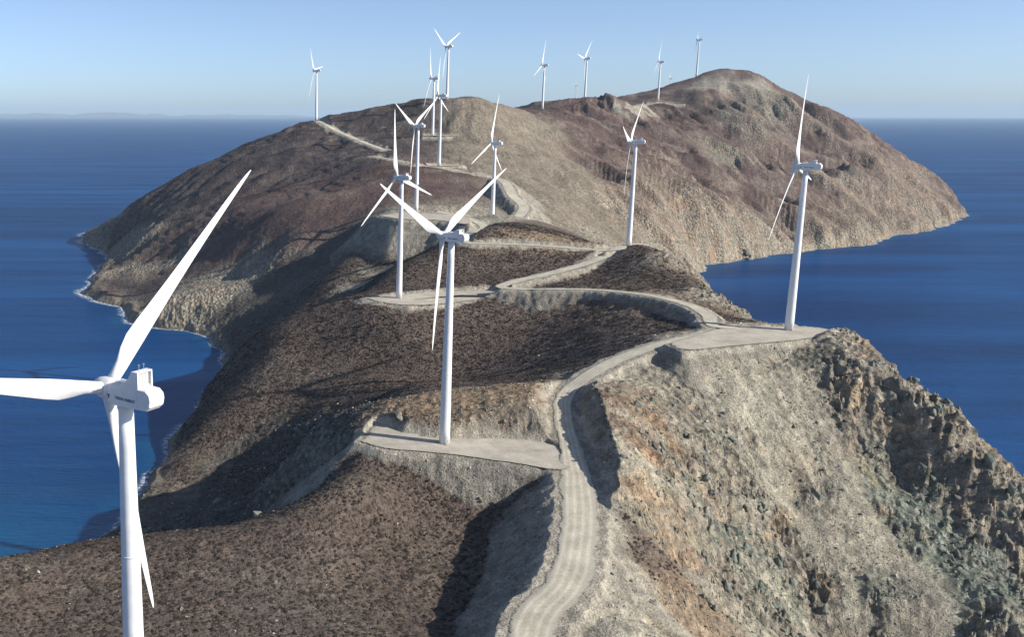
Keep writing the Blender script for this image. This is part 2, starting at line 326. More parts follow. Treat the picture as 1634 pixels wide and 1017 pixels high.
def lp(x, y):
    """log-polar survey coordinates: even spacing of the control points near and far"""
    x = np.asarray(x, float)
    y = np.asarray(y, float) + 120.0
    return np.arctan2(x, y), 0.5 * np.log(x * x + y * y)


hx = np.concatenate([ctl_p[:, 0], coast_pts[:, 0]])
hy = np.concatenate([ctl_p[:, 1], coast_pts[:, 1]])
hz = np.concatenate([ctl_p[:, 2], np.zeros(len(coast_pts))])
ha, hr_ = lp(hx, hy)
MQ = 0.022
dd = np.sqrt((ha[:, None] - ha[None]) ** 2 + (hr_[:, None] - hr_[None]) ** 2 + MQ * MQ)
nK = len(hx)
A_ = np.zeros((nK + 1, nK + 1))
A_[:nK, :nK] = dd - 0.004 * np.eye(nK)
A_[:nK, nK] = 1
A_[nK, :nK] = 1
rbf_w = np.linalg.solve(A_, np.concatenate([hz, [0]]))
ca_, cr_ = lp(col_p[:, 0], col_p[:, 1])


def base_height(x, y):
    a, r = lp(x.ravel(), y.ravel())
    out = np.empty(a.shape)
    for i in range(0, len(a), 20000):
        s = slice(i, i + 20000)
        d = np.sqrt((a[s, None] - ha[None]) ** 2 + (r[s, None] - hr_[None]) ** 2 + MQ * MQ)
        out[s] = d @ rbf_w[:nK] + rbf_w[nK]
    return out.reshape(x.shape)


def base_cover(x, y):
    a, r = lp(x.ravel(), y.ravel())
    out = np.empty((len(a), 5))
    for i in range(0, len(a), 20000):
        s = slice(i, i + 20000)
        d2 = (a[s, None] - ca_[None]) ** 2 + (r[s, None] - cr_[None]) ** 2 + 0.00006
        w = 1.0 / d2 ** 2.2
        out[s] = (w @ col_c) / w.sum(1, keepdims=True)
    return out.reshape(x.shape + (5,))


# grid: fine where the island is near, coarser far away and to the sides
th = np.concatenate([np.arange(-44, -18, 0.5), np.arange(-18, 39.5, 0.062), np.arange(39.5, 66, 0.5)])
rr = [60.0]
while rr[-1] < 5300:
    r0 = rr[-1]
    rr.append(r0 * (1 + (0.011 if r0 < 190 else 0.0024 if r0 < 560 else 0.0032 if r0 < 1000 else 0.0044 if r0 < 2750 else 0.02)))
rr = np.array(rr)
NT, NR = len(th), len(rr)
TH, RR = np.meshgrid(np.radians(th), rr)
GX, GY = RR * np.sin(TH), RR * np.cos(TH)

SUB = 4
ti = np.unique(np.concatenate([np.arange(0, NT, SUB), [NT - 1]]))
ri = np.unique(np.concatenate([np.arange(0, NR, SUB), [NR - 1]]))


def upsample(c):
    """bilinear from the coarse survey grid to the full grid"""
    fi = np.interp(np.arange(NR), ri, np.arange(len(ri)))
    i0 = np.minimum(fi.astype(int), len(ri) - 2)
    f = (fi - i0)[:, None]
    fj = np.interp(np.arange(NT), ti, np.arange(len(ti)))
    j0 = np.minimum(fj.astype(int), len(ti) - 2)
    g = (fj - j0)[None]
    if c.ndim == 3:
        f, g = f[..., None], g[..., None]
    a = c[i0] * (1 - f) + c[i0 + 1] * f
    return a[:, j0] * (1 - g) + a[:, j0 + 1] * g


cgx, cgy = GX[np.ix_(ri, ti)], GY[np.ix_(ri, ti)]
Zc = upsample(base_height(cgx, cgy))
wx = cgx + 14 * fbm(cgx / 45, cgy / 45, 3, 31) * (0.5 + np.hypot(cgx, cgy) / 900)
wy = cgy + 14 * fbm(cgx / 45, cgy / 45, 3, 41) * (0.5 + np.hypot(cgx, cgy) / 900)
COV = upsample(base_cover(wx, wy))
VEG, ROCK = COV[..., 3].copy(), COV[..., 4].copy()
SD = coast_sdf(GX, GY)

# gullies and ribs run down the slope: directional noise chosen by aspect
gz_t = np.gradient(upsample(base_height(cgx, cgy)), axis=1) / (np.gradient(GX, axis=1) ** 2 + np.gradient(GY, axis=1) ** 2) ** 0.5
gz_r = np.gradient(Zc, axis=0) / np.gradient(RR, axis=0)
slope = np.sqrt(gz_t ** 2 + gz_r ** 2)
asp = np.arctan2(gz_r * np.cos(TH) - gz_t * np.sin(TH), gz_r * np.sin(TH) + gz_t * np.cos(TH))
gul = np.zeros_like(Zc)
gfine = np.zeros_like(Zc)
wsum = np.zeros_like(Zc) + 1e-6
for k in range(6):
    ang = k * math.pi / 6
    w = np.abs(np.cos(asp - ang)) ** 14
    s_ = GX * math.cos(ang) + GY * math.sin(ang)
    t_ = -GX * math.sin(ang) + GY * math.cos(ang)
    t_ = t_ + 9 * perlin(s_ / 60, t_ / 60, 70 + k)
    gul += w * ridged(s_ / 130, t_ / 34, 2, 80 + k)
    gfine += w * ridged(s_ / 34, t_ / 9, 2, 90 + k)
    wsum += w
gul /= wsum
gfine /= wsum
farf = np.clip(RR / 1000, 0.35, 1.6)
steep = smooth(0.35, 0.9, slope)
rockamp = ROCK * (0.35 + 0.65 * steep)
calm = 1 - 0.8 * smooth(0.55, 0.95, VEG) * smooth(1000, 800, RR)
Zn = Zc + (gul - 0.9) * (0.8 * calm + 5.5 * rockamp) * np.clip(farf, 0.5, 1.3) * smooth(0.12, 0.5, slope)
Zn += (gfine - 0.9) * 2.2 * rockamp
scree = steep * (1 - np.clip(VEG * 1.6, 0, 1)) * smooth(900, 600, RR)
Zn += (gul - 0.9) * 2.4 * scree + (gfine - 0.9) * 1.0 * scree
# the far hills are furrowed by wide ravines
fh = smooth(1000, 1350, RR) * smooth(0.1, 0.35, slope)
gbig = np.zeros_like(Zc)
for k in range(6):
    ang = k * math.pi / 6
    w = np.abs(np.cos(asp - ang)) ** 14
    s_ = GX * math.cos(ang) + GY * math.sin(ang)
    t_ = -GX * math.sin(ang) + GY * math.cos(ang) + 40 * perlin(s_ / 210, s_ / 90 + 0.3, 140 + k)
    gbig += w * ridged(s_ / 800, t_ / 125, 3, 150 + k, 0.6)
gbig /= wsum
Zn += fh * smooth(285, 205, Zc) * (gbig - 1.15) * (9.0 + 24.0 * smooth(300, 600, GX))
fcr = ridged(GX / 46, GY / 60, 4, 195, 0.55)
Zn += fh * smooth(285, 205, Zc) * (fcr - 1.3) * (1.0 + 2.2 * smooth(300, 600, GX) * smooth(-0.2, 0.3, fbm(GX / 160, GY / 160, 2, 197)))
crag = ridged(GX / 21 + 0.3 * GY / 21, GY / 21, 4, 7, 0.55)
Zn += (crag - 1.2) * 1.3 * rockamp * np.clip(farf * 1.3, 0.6, 1.6)
Zn += fbm(GX / 60, GY / 60, 3, 3) * 3.2 * np.clip(farf, 0.3, 1.5) * calm
Zn += fbm(GX / 7, GY / 7, 3, 23) * (0.35 + 1.0 * rockamp)
# blocky crags near the camera
nb = (RR < 760) & (ROCK > 0.25) & (SD > -5)
bx_, by_ = GX[nb], GY[nb]
wxx = bx_ + 5 * fbm(bx_ / 11, by_ / 11, 3, 161)
wyy = by_ + 5 * fbm(bx_ / 11, by_ / 11, 3, 163)
f1, f2, cv = cells(wxx / 11, wyy / 9, 1)
g1, g2, cw = cells(wxx / 3.8, wyy / 4.4, 2)
amp = np.clip((ROCK[nb] - 0.3) * 1.45, 0, 1) * (0.25 + 0.75 * smooth(0.35, 0.8, slope[nb]))
amp *= 1.25 / (1 + 0.9 * slope[nb] ** 2)
amp *= 0.35 + 0.65 * smooth(-0.25, 0.2, fbm(bx_ / 40, by_ / 40, 2, 165)) + 0.4 * (ROCK[nb] > 0.85)
Zn[nb] += amp * ((cv - 0.5) * 1.6 + (cw - 0.5) * 0.9 + 2.5 * (f1 * (0.55 + 1.1 * np.cos(cv * 40)) + f2 * (-0.3 + 1.1 * np.sin(cv * 40))) + 1.6 * (g1 * (0.5 + 1.1 * np.cos(cw * 40)) + g2 * (-0.3 + 1.1 * np.sin(cw * 40))) + 0.6 * fbm(bx_ / 4, by_ / 4, 3, 177, 0.6))
# broken blocks: terraced ledges on crags
led = fbm(GX / 14, GY / 14, 3, 57)
lz = (Zn + 3 * led) / 3.2
lf = lz - np.floor(lz)
ledge = (np.floor(lz) + smooth(0.25, 0.75, lf)) * 3.2 - 3 * led
km = np.clip((ROCK - 0.45) * 1.6, 0, 0.5) * smooth(0.4, 0.8, slope)
Zn = Zn * (1 - km) + ledge * km
# terraces on the far hills (old field walls)
terr = np.clip(COV[..., 0] < 0.2, 0, 1) * smooth(1000, 1200, RR) * smooth(0.1, 0.3, VEG)
tz = Zn / 6.5 + 1.1 * fbm(GX / 170, GY / 170, 3, 61)
tf = tz - np.floor(tz)
terr *= smooth(-0.2, 0.25, fbm(GX / 120, GY / 90, 2, 167))
Zn += terr * (smooth(0.7, 1.0, tf) - tf) * 2.0
WALL = terr * smooth(0.66, 0.8, tf) * smooth(1.0, 0.9, tf) * smooth(-0.1, 0.2, fbm(GX / 35, GY / 35, 2, 169))
# the shore: low cliffs stay above the water, the sea bed falls away
cliff = np.minimum(np.maximum(SD, 0) * 1.1, 6.0 + 5 * fbm(GX / 40, GY / 40, 2, 63))
Zn = np.where(SD > 0, np.maximum(Zn, np.minimum(cliff, SD * 0.9)), np.minimum(Zn, 0.0) * 0 + SD * 0.35 - 0.2)
shorefade = smooth(0, 10, SD)
Zn = np.where(SD > 0, np.minimum(Zn, SD * 2.6 + 0.4), Zn)

# roads and pads are cut into and filled over that ground
Znat = Zn.copy()
onroad = np.zeros_like(Zn)
edge_d = np.full(Zn.shape, 1e9)


def grade(mask, t, hgt, w_noise, cut=1.15, fill=0.72):
    """t: distance outside the level strip; hgt: formation level"""
    t = np.maximum(t + w_noise, 0)
    z = Zn[mask]
    Zn[mask] = np.clip(z, hgt - fill * t, hgt + cut * t)
    edge_d[mask] = np.minimum(edge_d[mask], t)


for name, L in ROAD_LINES.items():
    m = (GX > L[:, 0].min() - 45) & (GX < L[:, 0].max() + 45) & (GY > L[:, 1].min() - 45) & (GY < L[:, 1].max() + 45)
    x, y = GX[m], GY[m]
    best = np.full(x.shape, 1e12)
    hgt = np.zeros(x.shape)
    wid = np.zeros(x.shape)
    for a, b in zip(L[:-1], L[1:]):
        d = b - a
        t = np.clip(((x - a[0]) * d[0] + (y - a[1]) * d[1]) / (d[0] ** 2 + d[1] ** 2 + 1e-9), 0, 1)
        q = (x - a[0] - t * d[0]) ** 2 + (y - a[1] - t * d[1]) ** 2
        c = q < best
        best[c] = q[c]
        hgt[c] = a[2] + t[c] * d[2]
        wid[c] = a[3] + t[c] * (b[3] - a[3])
    dist = np.sqrt(best)
    far_m = dist < 42
    idx = np.argwhere(m)[far_m]
    mm = np.zeros(m.shape, bool)
    mm[idx[:, 0], idx[:, 1]] = True
    grade(mm, (dist - wid - 1.9)[far_m], hgt[far_m] - 0.25, 1.9 * fbm(GX[mm] / 8, GY[mm] / 8, 3, 77))


def poly_sdf(x, y, poly):
    best = np.full(x.shape, 1e12)
    inside = np.zeros(x.shape, bool)
    P = np.array(poly)
    for (ax, ay), (bx, by) in zip(P, np.roll(P, -1, axis=0)):
        dx, dy = bx - ax, by - ay
        t = np.clip(((x - ax) * dx + (y - ay) * dy) / (dx * dx + dy * dy + 1e-9), 0, 1)
        best = np.minimum(best, (x - ax - t * dx) ** 2 + (y - ay - t * dy) ** 2)
        if abs(dy) > 1e-9:
            inside ^= ((ay > y) != (by > y)) & (x < dx * (y - ay) / dy + ax)
    d = np.sqrt(best)
    return np.where(inside, -d, d)


for name, (z0, poly) in PADS.items():
    P = np.array(poly)
    m = (GX > P[:, 0].min() - 40) & (GX < P[:, 0].max() + 40) & (GY > P[:, 1].min() - 40) & (GY < P[:, 1].max() + 40)
    d = poly_sdf(GX[m], GY[m], poly)
    grade(m, d - 0.6, np.full(d.shape, z0 - 0.25), 0.8 * fbm(GX[m] / 9, GY[m] / 9, 2, 78), 1.15, 0.92)

moved = np.abs(Zn - Znat)
DIRT = smooth(0.35, 1.6, moved) * smooth(40, 22, edge_d) + smooth(4.5, 1.5, edge_d + 2.5 * fbm(GX / 6, GY / 6, 2, 79))
DIRT = np.clip(DIRT, 0, 1) * (SD > 0)
Zn += DIRT * (edge_d > 1.0) * (0.45 * fbm(GX / 3, GY / 3, 3, 88) + 0.7 * np.minimum(0, gfine - 0.9) + 2.4 * smooth(0.8, 4.0, Znat - Zn) * (fbm(GX / 5, GY / 5, 4, 188, 0.6))) * smooth(1.0, 5.0, edge_d)

# albedo of the ground
alb = COV[..., :3].copy()
# bare rock breaks through the heath in patches; old terrace walls are paler than the soil
pt = smooth(0.12, 0.34, fbm(GX / 62, GY / 44, 4, 171)) * smooth(0.3, 0.6, VEG) * smooth(900, 1150, RR)
pt = np.maximum(pt * (0.3 + 0.25 * smooth(250, 500, GX)), WALL * 0.6)
alb = alb * (1 - pt[..., None]) + np.array([0.245, 0.208, 0.170]) * pt[..., None]
VEG *= 1 - 0.7 * pt
dk = smooth(0.1, 0.35, fbm(GX / 95, GY / 60, 4, 173)) * smooth(900, 1150, RR) * VEG
alb *= 1 - 0.42 * dk[..., None]
dirt_rgb = np.array([0.258, 0.242, 0.202])
cutbrown = np.array([0.225, 0.160, 0.112])
cutm = smooth(0.5, 3.0, Znat - Zn) * smooth(-0.1, 0.35, fbm(GX / 22, GY / 22, 3, 91))
rust = np.exp(-(((GX - 195) / 60) ** 2 + ((GY - 565) / 55) ** 2)) + np.exp(-(((GX - 75) / 45) ** 2 + ((GY - 392) / 18) ** 2))
cutm = np.clip(cutm + 0.9 * rust * smooth(-0.35, 0.1, fbm(GX / 12, GY / 12, 3, 191)) * smooth(0.5, 2.0, edge_d), 0, 1)
fresh = dirt_rgb[None, None] * (1 - cutm[..., None] * 0.75) + cutbrown[None, None] * cutm[..., None] * 0.75
nearroad = (smooth(3.5, 1.0, edge_d) * 0.8)[..., None]
fresh = fresh * (1 - nearroad) + np.array([0.375, 0.352, 0.292]) * nearroad
alb = alb * (1 - DIRT[..., None]) + fresh * DIRT[..., None]
VEG *= 1 - DIRT
# rock shows through on steep natural ground, soil and plants hold on gentle ground
gzt = np.gradient(Zn, axis=1) / np.hypot(np.gradient(GX, axis=1), np.gradient(GY, axis=1))
gzr = np.gradient(Zn, axis=0) / np.gradient(RR, axis=0)
sl2 = np.sqrt(gzt ** 2 + gzr ** 2)
bare = smooth(0.75, 1.3, sl2) * (1 - DIRT) * np.clip(0.35 + ROCK, 0, 1)
rockrgb = np.array([0.262, 0.234, 0.188])
alb = alb * (1 - 0.7 * bare[..., None]) + rockrgb * 0.7 * bare[..., None]
VEG *= 1 - 0.8 * bare
shore = smooth(9, 2, Zn) * smooth(-1, 1, SD)
alb = alb * (1 - 0.6 * shore[..., None]) + np.array([0.29, 0.26, 0.2]) * 0.6 * shore[..., None]
VEG *= 1 - shore
ROCKM = np.clip(ROCK * (1 - DIRT) + bare, 0, 1)


def height_at(x, y):
    """ground level by bilinear look-up in the grid"""
    x = np.atleast_1d(np.asarray(x, float))
    y = np.atleast_1d(np.asarray(y, float))
    a = np.degrees(np.arctan2(x, y))
    r = np.hypot(x, y)
    fj = np.interp(a, th, np.arange(NT))
    fi = np.interp(r, rr, np.arange(NR))
    j = np.minimum(fj.astype(int), NT - 2)
    i = np.minimum(fi.astype(int), NR - 2)
    g, f = fj - j, fi - i
    return (Zn[i, j] * (1 - f) + Zn[i + 1, j] * f) * (1 - g) + (Zn[i, j + 1] * (1 - f) + Zn[i + 1, j + 1] * f) * g


def sample(arr, x, y):
    a = np.degrees(np.arctan2(x, y))
    r = np.hypot(x, y)
    j = np.clip(np.rint(np.interp(a, th, np.arange(NT))).astype(int), 0, NT - 1)
    i = np.clip(np.rint(np.interp(r, rr, np.arange(NR))).astype(int), 0, NR - 1)
    return arr[i, j]


# ------------------------------------------------------------------ materials
def new_mat(name):
    m = bpy.data.materials.new(name)
    m.use_nodes = True
    nt = m.node_tree
    nt.nodes.clear()
    out = nt.nodes.new('ShaderNodeOutputMaterial')
    bs = nt.nodes.new('ShaderNodeBsdfPrincipled')
    nt.links.new(bs.outputs[0], out.inputs[0])
    return m, nt, bs, out


def node(nt, t, **kw):
    n = nt.nodes.new(t)
    for k, v in kw.items():
        if k.startswith('_'):
            setattr(n, k[1:], v)
        else:
            n.inputs[k.replace('__', ' ')].default_value = v
    return n


def noise(nt, vec, scale, detail=4, rough=0.55):
    n = node(nt, 'ShaderNodeTexNoise', Scale=scale, Detail=detail, Roughness=rough)
    nt.links.new(vec, n.inputs['Vector'])
    return n.outputs['Fac']


def ramp(nt, fac, stops):
    n = nt.nodes.new('ShaderNodeValToRGB')
    e = n.color_ramp.elements
    while len(e) < len(stops):
        e.new(0.5)
    for el, (p, c) in zip(e, stops):
        el.position = p
        el.color = (*c, 1) if len(c) == 3 else c
    nt.links.new(fac, n.inputs[0])
    return n.outputs[0]


def mix(nt, fac, a, b, mode='MIX'):
    n = nt.nodes.new('ShaderNodeMix')
    n.data_type = 'RGBA'
    n.blend_type = mode
    for s, v in ((n.inputs[0], fac), (n.inputs[6], a), (n.inputs[7], b)):
        if isinstance(v, (int, float)):
            s.default_value = v
        elif isinstance(v, tuple):
            s.default_value = (*v, 1)
        else:
            nt.links.new(v, s)
    return n.outputs[2]


def maths(nt, op, a, b=0.0, c=None, clamp=False):
    n = nt.nodes.new('ShaderNodeMath')
    n.operation = op
    n.use_clamp = clamp
    for i, v in enumerate((a, b, c)):
        if v is None:
            continue
        if isinstance(v, (int, float)):
            n.inputs[i].default_value = v
        else:
            nt.links.new(v, n.inputs[i])
    return n.outputs[0]


def geo_pos(nt):
    return nt.nodes.new('ShaderNodeNewGeometry').outputs['Position']


def attr(nt, name):
    n = nt.nodes.new('ShaderNodeAttribute')
    n.attribute_name = name
    return n


def bump(nt, bs, height, strength, dist):
    b = node(nt, 'ShaderNodeBump', Strength=strength, Distance=dist)
    nt.links.new(height, b.inputs['Height'])
    nt.links.new(b.outputs[0], bs.inputs['Normal'])


def terrain_material():
    m, nt, bs, _ = new_mat('island_ground')
    p = geo_pos(nt)
    col = attr(nt, 'albedo').outputs['Color']
    sep = nt.nodes.new('ShaderNodeSeparateColor')
    nt.links.new(attr(nt, 'cover').outputs['Color'], sep.inputs[0])
    veg, rock, dirt = sep.outputs[0], sep.outputs[1], sep.outputs[2]
    big = noise(nt, p, 0.035, 5, 0.6)
    mid = noise(nt, p, 0.22, 6, 0.62)
    fine = noise(nt, p, 1.5, 5, 0.65)
    # broad tone
    c = mix(nt, 1.0, col, ramp(nt, big, [(0.28, (0.78, 0.76, 0.76)), (0.72, (1.22, 1.2, 1.16))]), 'MULTIPLY')
    c = mix(nt, 1.0, c, ramp(nt, mid, [(0.3, (0.66, 0.66, 0.66)), (0.7, (1.34, 1.33, 1.31))]), 'MULTIPLY')
    c = mix(nt, 1.0, c, ramp(nt, fine, [(0.32, (0.55, 0.54, 0.53)), (0.68, (1.45, 1.45, 1.45))]), 'MULTIPLY')
    # rock breaks into blocks of different tone
    vb = node(nt, 'ShaderNodeTexVoronoi', Scale=0.36, Randomness=1.0)
    nt.links.new(p, vb.inputs['Vector'])
    sv = nt.nodes.new('ShaderNodeSeparateColor')
    nt.links.new(vb.outputs['Color'], sv.inputs[0])
    c = mix(nt, maths(nt, 'MULTIPLY', rock, 0.75), c, mix(nt, 1.0, c, ramp(nt, sv.outputs[0], [(0.0, (0.62, 0.62, 0.63)), (1.0, (1.34, 1.33, 1.3))]), 'MULTIPLY'))
    # scree runs in streaks down the slope
    mp = node(nt, 'ShaderNodeMapping')
    mp.inputs['Scale'].default_value = (0.30, 0.035, 0.035)
    nt.links.new(p, mp.inputs[0])
    sk = noise(nt, mp.outputs[0], 1.0, 4, 0.6)
    c = mix(nt, maths(nt, 'MULTIPLY', maths(nt, 'SUBTRACT', 1.0, veg), 0.8), c, mix(nt, 1.0, c, ramp(nt, sk, [(0.3, (0.74, 0.73, 0.72)), (0.7, (1.24, 1.23, 1.22))]), 'MULTIPLY'))
    # stained rock: rusty and grey green
    st = noise(nt, p, 0.055, 4, 0.6)
    rs = maths(nt, 'MULTIPLY', rock, ramp(nt, st, [(0.54, (0, 0, 0)), (0.68, (1, 1, 1))]))
    c = mix(nt, maths(nt, 'MULTIPLY', rs, 0.55), c, mix(nt, 1.0, c, (1.18, 0.86, 0.58), 'MULTIPLY'))
    gs = maths(nt, 'MULTIPLY', rock, ramp(nt, st, [(0.34, (1, 1, 1)), (0.46, (0, 0, 0))]))
    c = mix(nt, maths(nt, 'MULTIPLY', gs, 0.6), c, mix(nt, 1.0, c, (0.76, 0.9, 0.84), 'MULTIPLY'))
    # low plants too far off to build one by one: dark tufts
    v1 = node(nt, 'ShaderNodeTexVoronoi', Scale=0.55, Randomness=1.0)
    nt.links.new(p, v1.inputs['Vector'])
    tuft = ramp(nt, v1.outputs['Distance'], [(0.25, (1, 1, 1)), (0.55, (0, 0, 0))])
    patch = ramp(nt, mid, [(0.36, (0.15,) * 3), (0.56, (1,) * 3)])
    tm = maths(nt, 'MULTIPLY', maths(nt, 'MULTIPLY', tuft, patch), veg)
    c = mix(nt, maths(nt, 'MULTIPLY', tm, 0.6), c, mix(nt, mid, (0.034, 0.028, 0.024), (0.070, 0.057, 0.047)))
    # stones on bare ground
    v2 = node(nt, 'ShaderNodeTexVoronoi', Scale=0.9, Randomness=1.0)
    nt.links.new(p, v2.inputs['Vector'])
    stone = ramp(nt, v2.outputs['Distance'], [(0.1, (1, 1, 1)), (0.24, (0, 0, 0))])
    sm = maths(nt, 'MULTIPLY', maths(nt, 'MULTIPLY', stone, ramp(nt, fine, [(0.5, (0,) * 3), (0.62, (1,) * 3)])), maths(nt, 'SUBTRACT', 1.0, veg))
    c = mix(nt, maths(nt, 'MULTIPLY', sm, 0.5), c, (0.42, 0.38, 0.32))
    nt.links.new(c, bs.inputs['Base Color'])
    bs.inputs['Roughness'].default_value = 0.95
    bs.inputs['Specular IOR Level'].default_value = 0.12
    v3 = node(nt, 'ShaderNodeTexVoronoi', Scale=0.32, Randomness=1.0, _feature='F1')
    nt.links.new(p, v3.inputs['Vector'])
    h = maths(nt, 'ADD', maths(nt, 'MULTIPLY', mid, 2.2), maths(nt, 'MULTIPLY', fine, 0.7))
    h = maths(nt, 'ADD', h, maths(nt, 'MULTIPLY', maths(nt, 'MULTIPLY', v3.outputs['Distance'], rock), 2.4))
    h = maths(nt, 'ADD', h, maths(nt, 'MULTIPLY', tm, 0.7))
    bump(nt, bs, h, 1.0, 0.9)
    return m


def dirt_material(name, rgb, tracks=False):
    m, nt, bs, out = new_mat(name)
    p = geo_pos(nt)
    n1 = noise(nt, p, 0.12, 5, 0.6)
    n2 = noise(nt, p, 1.1, 5, 0.65)
    c = mix(nt, 1.0, rgb, ramp(nt, n1, [(0.3, (0.76, 0.75, 0.74)), (0.7, (1.14, 1.14, 1.14))]), 'MULTIPLY')
    c = mix(nt, 1.0, c, ramp(nt, n2, [(0.3, (0.85, 0.85, 0.85)), (0.7, (1.13, 1.13, 1.13))]), 'MULTIPLY')
    if tracks:
        uv = nt.nodes.new('ShaderNodeUVMap')
        sx = nt.nodes.new('ShaderNodeSeparateXYZ')
        nt.links.new(uv.outputs[0], sx.inputs[0])
        wob = maths(nt, 'MULTIPLY_ADD', noise(nt, p, 0.03, 3), 0.2, -0.1)
        x = maths(nt, 'ADD', sx.outputs[0], wob)
        # pale wheel tracks, darker crown and shoulders
        s = maths(nt, 'POWER', maths(nt, 'MULTIPLY_ADD', maths(nt, 'SINE', maths(nt, 'MULTIPLY', x, 6.2832 * 5.5)), 0.5, 0.5), 2.0)
        s = maths(nt, 'MULTIPLY', s, ramp(nt, noise(nt, p, 0.025, 2), [(0.3, (0.5,) * 3), (0.6, (1,) * 3)]))
        c = mix(nt, 1.0, c, ramp(nt, s, [(0.05, (0.91, 0.90, 0.88)), (0.7, (1.09, 1.09, 1.08))]), 'MULTIPLY')
    # loose shoulders that thin out raggedly over the ground
    e = attr(nt, 'edge').outputs['Fac']
    e = maths(nt, 'ADD', e, maths(nt, 'MULTIPLY_ADD', n2, 0.5, -0.25))
    e = maths(nt, 'ADD', e, maths(nt, 'MULTIPLY_ADD', n1, 0.6, -0.3))
    tr = nt.nodes.new('ShaderNodeBsdfTransparent')
    mx = nt.nodes.new('ShaderNodeMixShader')
    nt.links.new(ramp(nt, e, [(0.76, (0, 0, 0)), (0.86, (1, 1, 1))]), mx.inputs[0])
    nt.links.new(bs.outputs[0], mx.inputs[1])
    nt.links.new(tr.outputs[0], mx.inputs[2])
    nt.links.new(mx.outputs[0], out.inputs[0])
    if True:
        c = mix(nt, ramp(nt, e, [(0.55, (0, 0, 0)), (0.85, (1, 1, 1))]), c, mix(nt, 1.0, (0.36, 0.338, 0.280), ramp(nt, n2, [(0.3, (0.7,) * 3), (0.7, (1.25,) * 3)]), 'MULTIPLY'))
    nt.links.new(c, bs.inputs['Base Color'])
    bs.inputs['Roughness'].default_value = 0.95
    bs.inputs['Specular IOR Level'].default_value = 0.1
    bump(nt, bs, maths(nt, 'ADD', n1, maths(nt, 'MULTIPLY', n2, 0.5)), 0.6, 0.35)
    return m


def sea_material():
    m, nt, bs, out = new_mat('sea_water')
    p = geo_pos(nt)
    mp = node(nt, 'ShaderNodeMapping')
    mp.inputs['Scale'].default_value = (0.35, 1.0, 1.0)
    mp.inputs['Rotation'].default_value = (0, 0, rad(12))
    nt.links.new(p, mp.inputs[0])
    q = mp.outputs[0]
    shal = attr(nt, 'shallow').outputs['Fac']
    mp2 = node(nt, 'ShaderNodeMapping')
    mp2.inputs['Scale'].default_value = (0.0012, 0.0075, 1.0)
    mp2.inputs['Rotation'].default_value = (0, 0, rad(-8))
    nt.links.new(p, mp2.inputs[0])
    streak = noise(nt, mp2.outputs[0], 1.0, 6, 0.6)
    deep = mix(nt, ramp(nt, streak, [(0.38, (0, 0, 0)), (0.62, (1, 1, 1))]), (0.0008, 0.031, 0.116), (0.0014, 0.060, 0.200))
    c = mix(nt, shal, deep, (0.004, 0.095, 0.190))
    nt.links.new(c, bs.inputs['Base Color'])
    bs.inputs['IOR'].default_value = 1.333
    # wind ruffled and slick patches differ in gloss
    nt.links.new(ramp(nt, streak, [(0.35, (0.34,) * 3), (0.7, (0.24,) * 3)]), bs.inputs['Roughness'])
    bs.inputs['Specular IOR Level'].default_value = 0.0
    w1 = noise(nt, q, 0.05, 4, 0.6)
    w2 = noise(nt, q, 0.35, 4, 0.6)
    amp = ramp(nt, streak, [(0.35, (1.0,) * 3), (0.65, (0.25,) * 3)])
    w3 = noise(nt, q, 0.012, 3, 0.5)
    hgt = maths(nt, 'ADD', maths(nt, 'MULTIPLY', w1, 2.6), maths(nt, 'MULTIPLY', w2, 1.3))
    bump(nt, bs, maths(nt, 'ADD', maths(nt, 'MULTIPLY', hgt, amp), maths(nt, 'MULTIPLY', w3, 4.0)), 1.0, 1.2)
    # ruffled water mirrors only a little of the low sky, even at a flat angle
    gl = nt.nodes.new('ShaderNodeBsdfGlossy')
    gl.inputs['Roughness'].default_value = 0.2
    nt.links.new(bs.inputs['Normal'].links[0].from_socket, gl.inputs['Normal'])
    fr = node(nt, 'ShaderNodeFresnel', IOR=1.333)
    mx = nt.nodes.new('ShaderNodeMixShader')
    lim = maths(nt, 'MINIMUM', maths(nt, 'MULTIPLY', fr.outputs[0], ramp(nt, streak, [(0.4, (0.20,) * 3), (0.64, (0.46,) * 3)])), 0.15)
    nt.links.new(lim, mx.inputs[0])
    nt.links.new(bs.outputs[0], mx.inputs[1])
    nt.links.new(gl.outputs[0], mx.inputs[2])
    nt.links.new(mx.outputs[0], out.inputs[0])
    return m


def plain(name, rgb, rough=0.5, spec=0.5, dirt=0.0, metal=0.0):
    m, nt, bs, _ = new_mat(name)
    bs.inputs['Roughness'].default_value = rough
    bs.inputs['Specular IOR Level'].default_value = spec
    bs.inputs['Metallic'].default_value = metal
    co = nt.nodes.new('ShaderNodeTexCoord').outputs['Object']
    n = noise(nt, co, 0.6, 5, 0.6)
    k = dirt
    c = mix(nt, 1.0, rgb, ramp(nt, n, [(0.3, (1 - k,) * 3), (0.7, (1 + k * 0.3,) * 3)]), 'MULTIPLY')
    nt.links.new(c, bs.inputs['Base Color'])
    return m


M_TERRAIN = terrain_material()
M_ROAD = dirt_material('packed_dirt_road', (0.530, 0.490, 0.390), True)
M_PAD = dirt_material('packed_dirt_pad', (0.470, 0.425, 0.345))
M_SPOIL = dirt_material('loose_dirt', (0.40, 0.365, 0.300))
M_SEA = sea_material()
M_WHITE = plain('turbine_white_paint', (0.74, 0.74, 0.73), 0.42, 0.35, 0.1)
M_GREY = plain('turbine_grey_panel', (0.47, 0.47, 0.45), 0.6, 0.3, 0.1)
M_DARK = plain('dark_seal', (0.08, 0.085, 0.09), 0.6, 0.3, 0.1)
M_BLUE = plain('navy_lettering', (0.015, 0.035, 0.10), 0.5, 0.3)
M_CONC = plain('concrete', (0.42, 0.40, 0.36), 0.9, 0.1, 0.2)


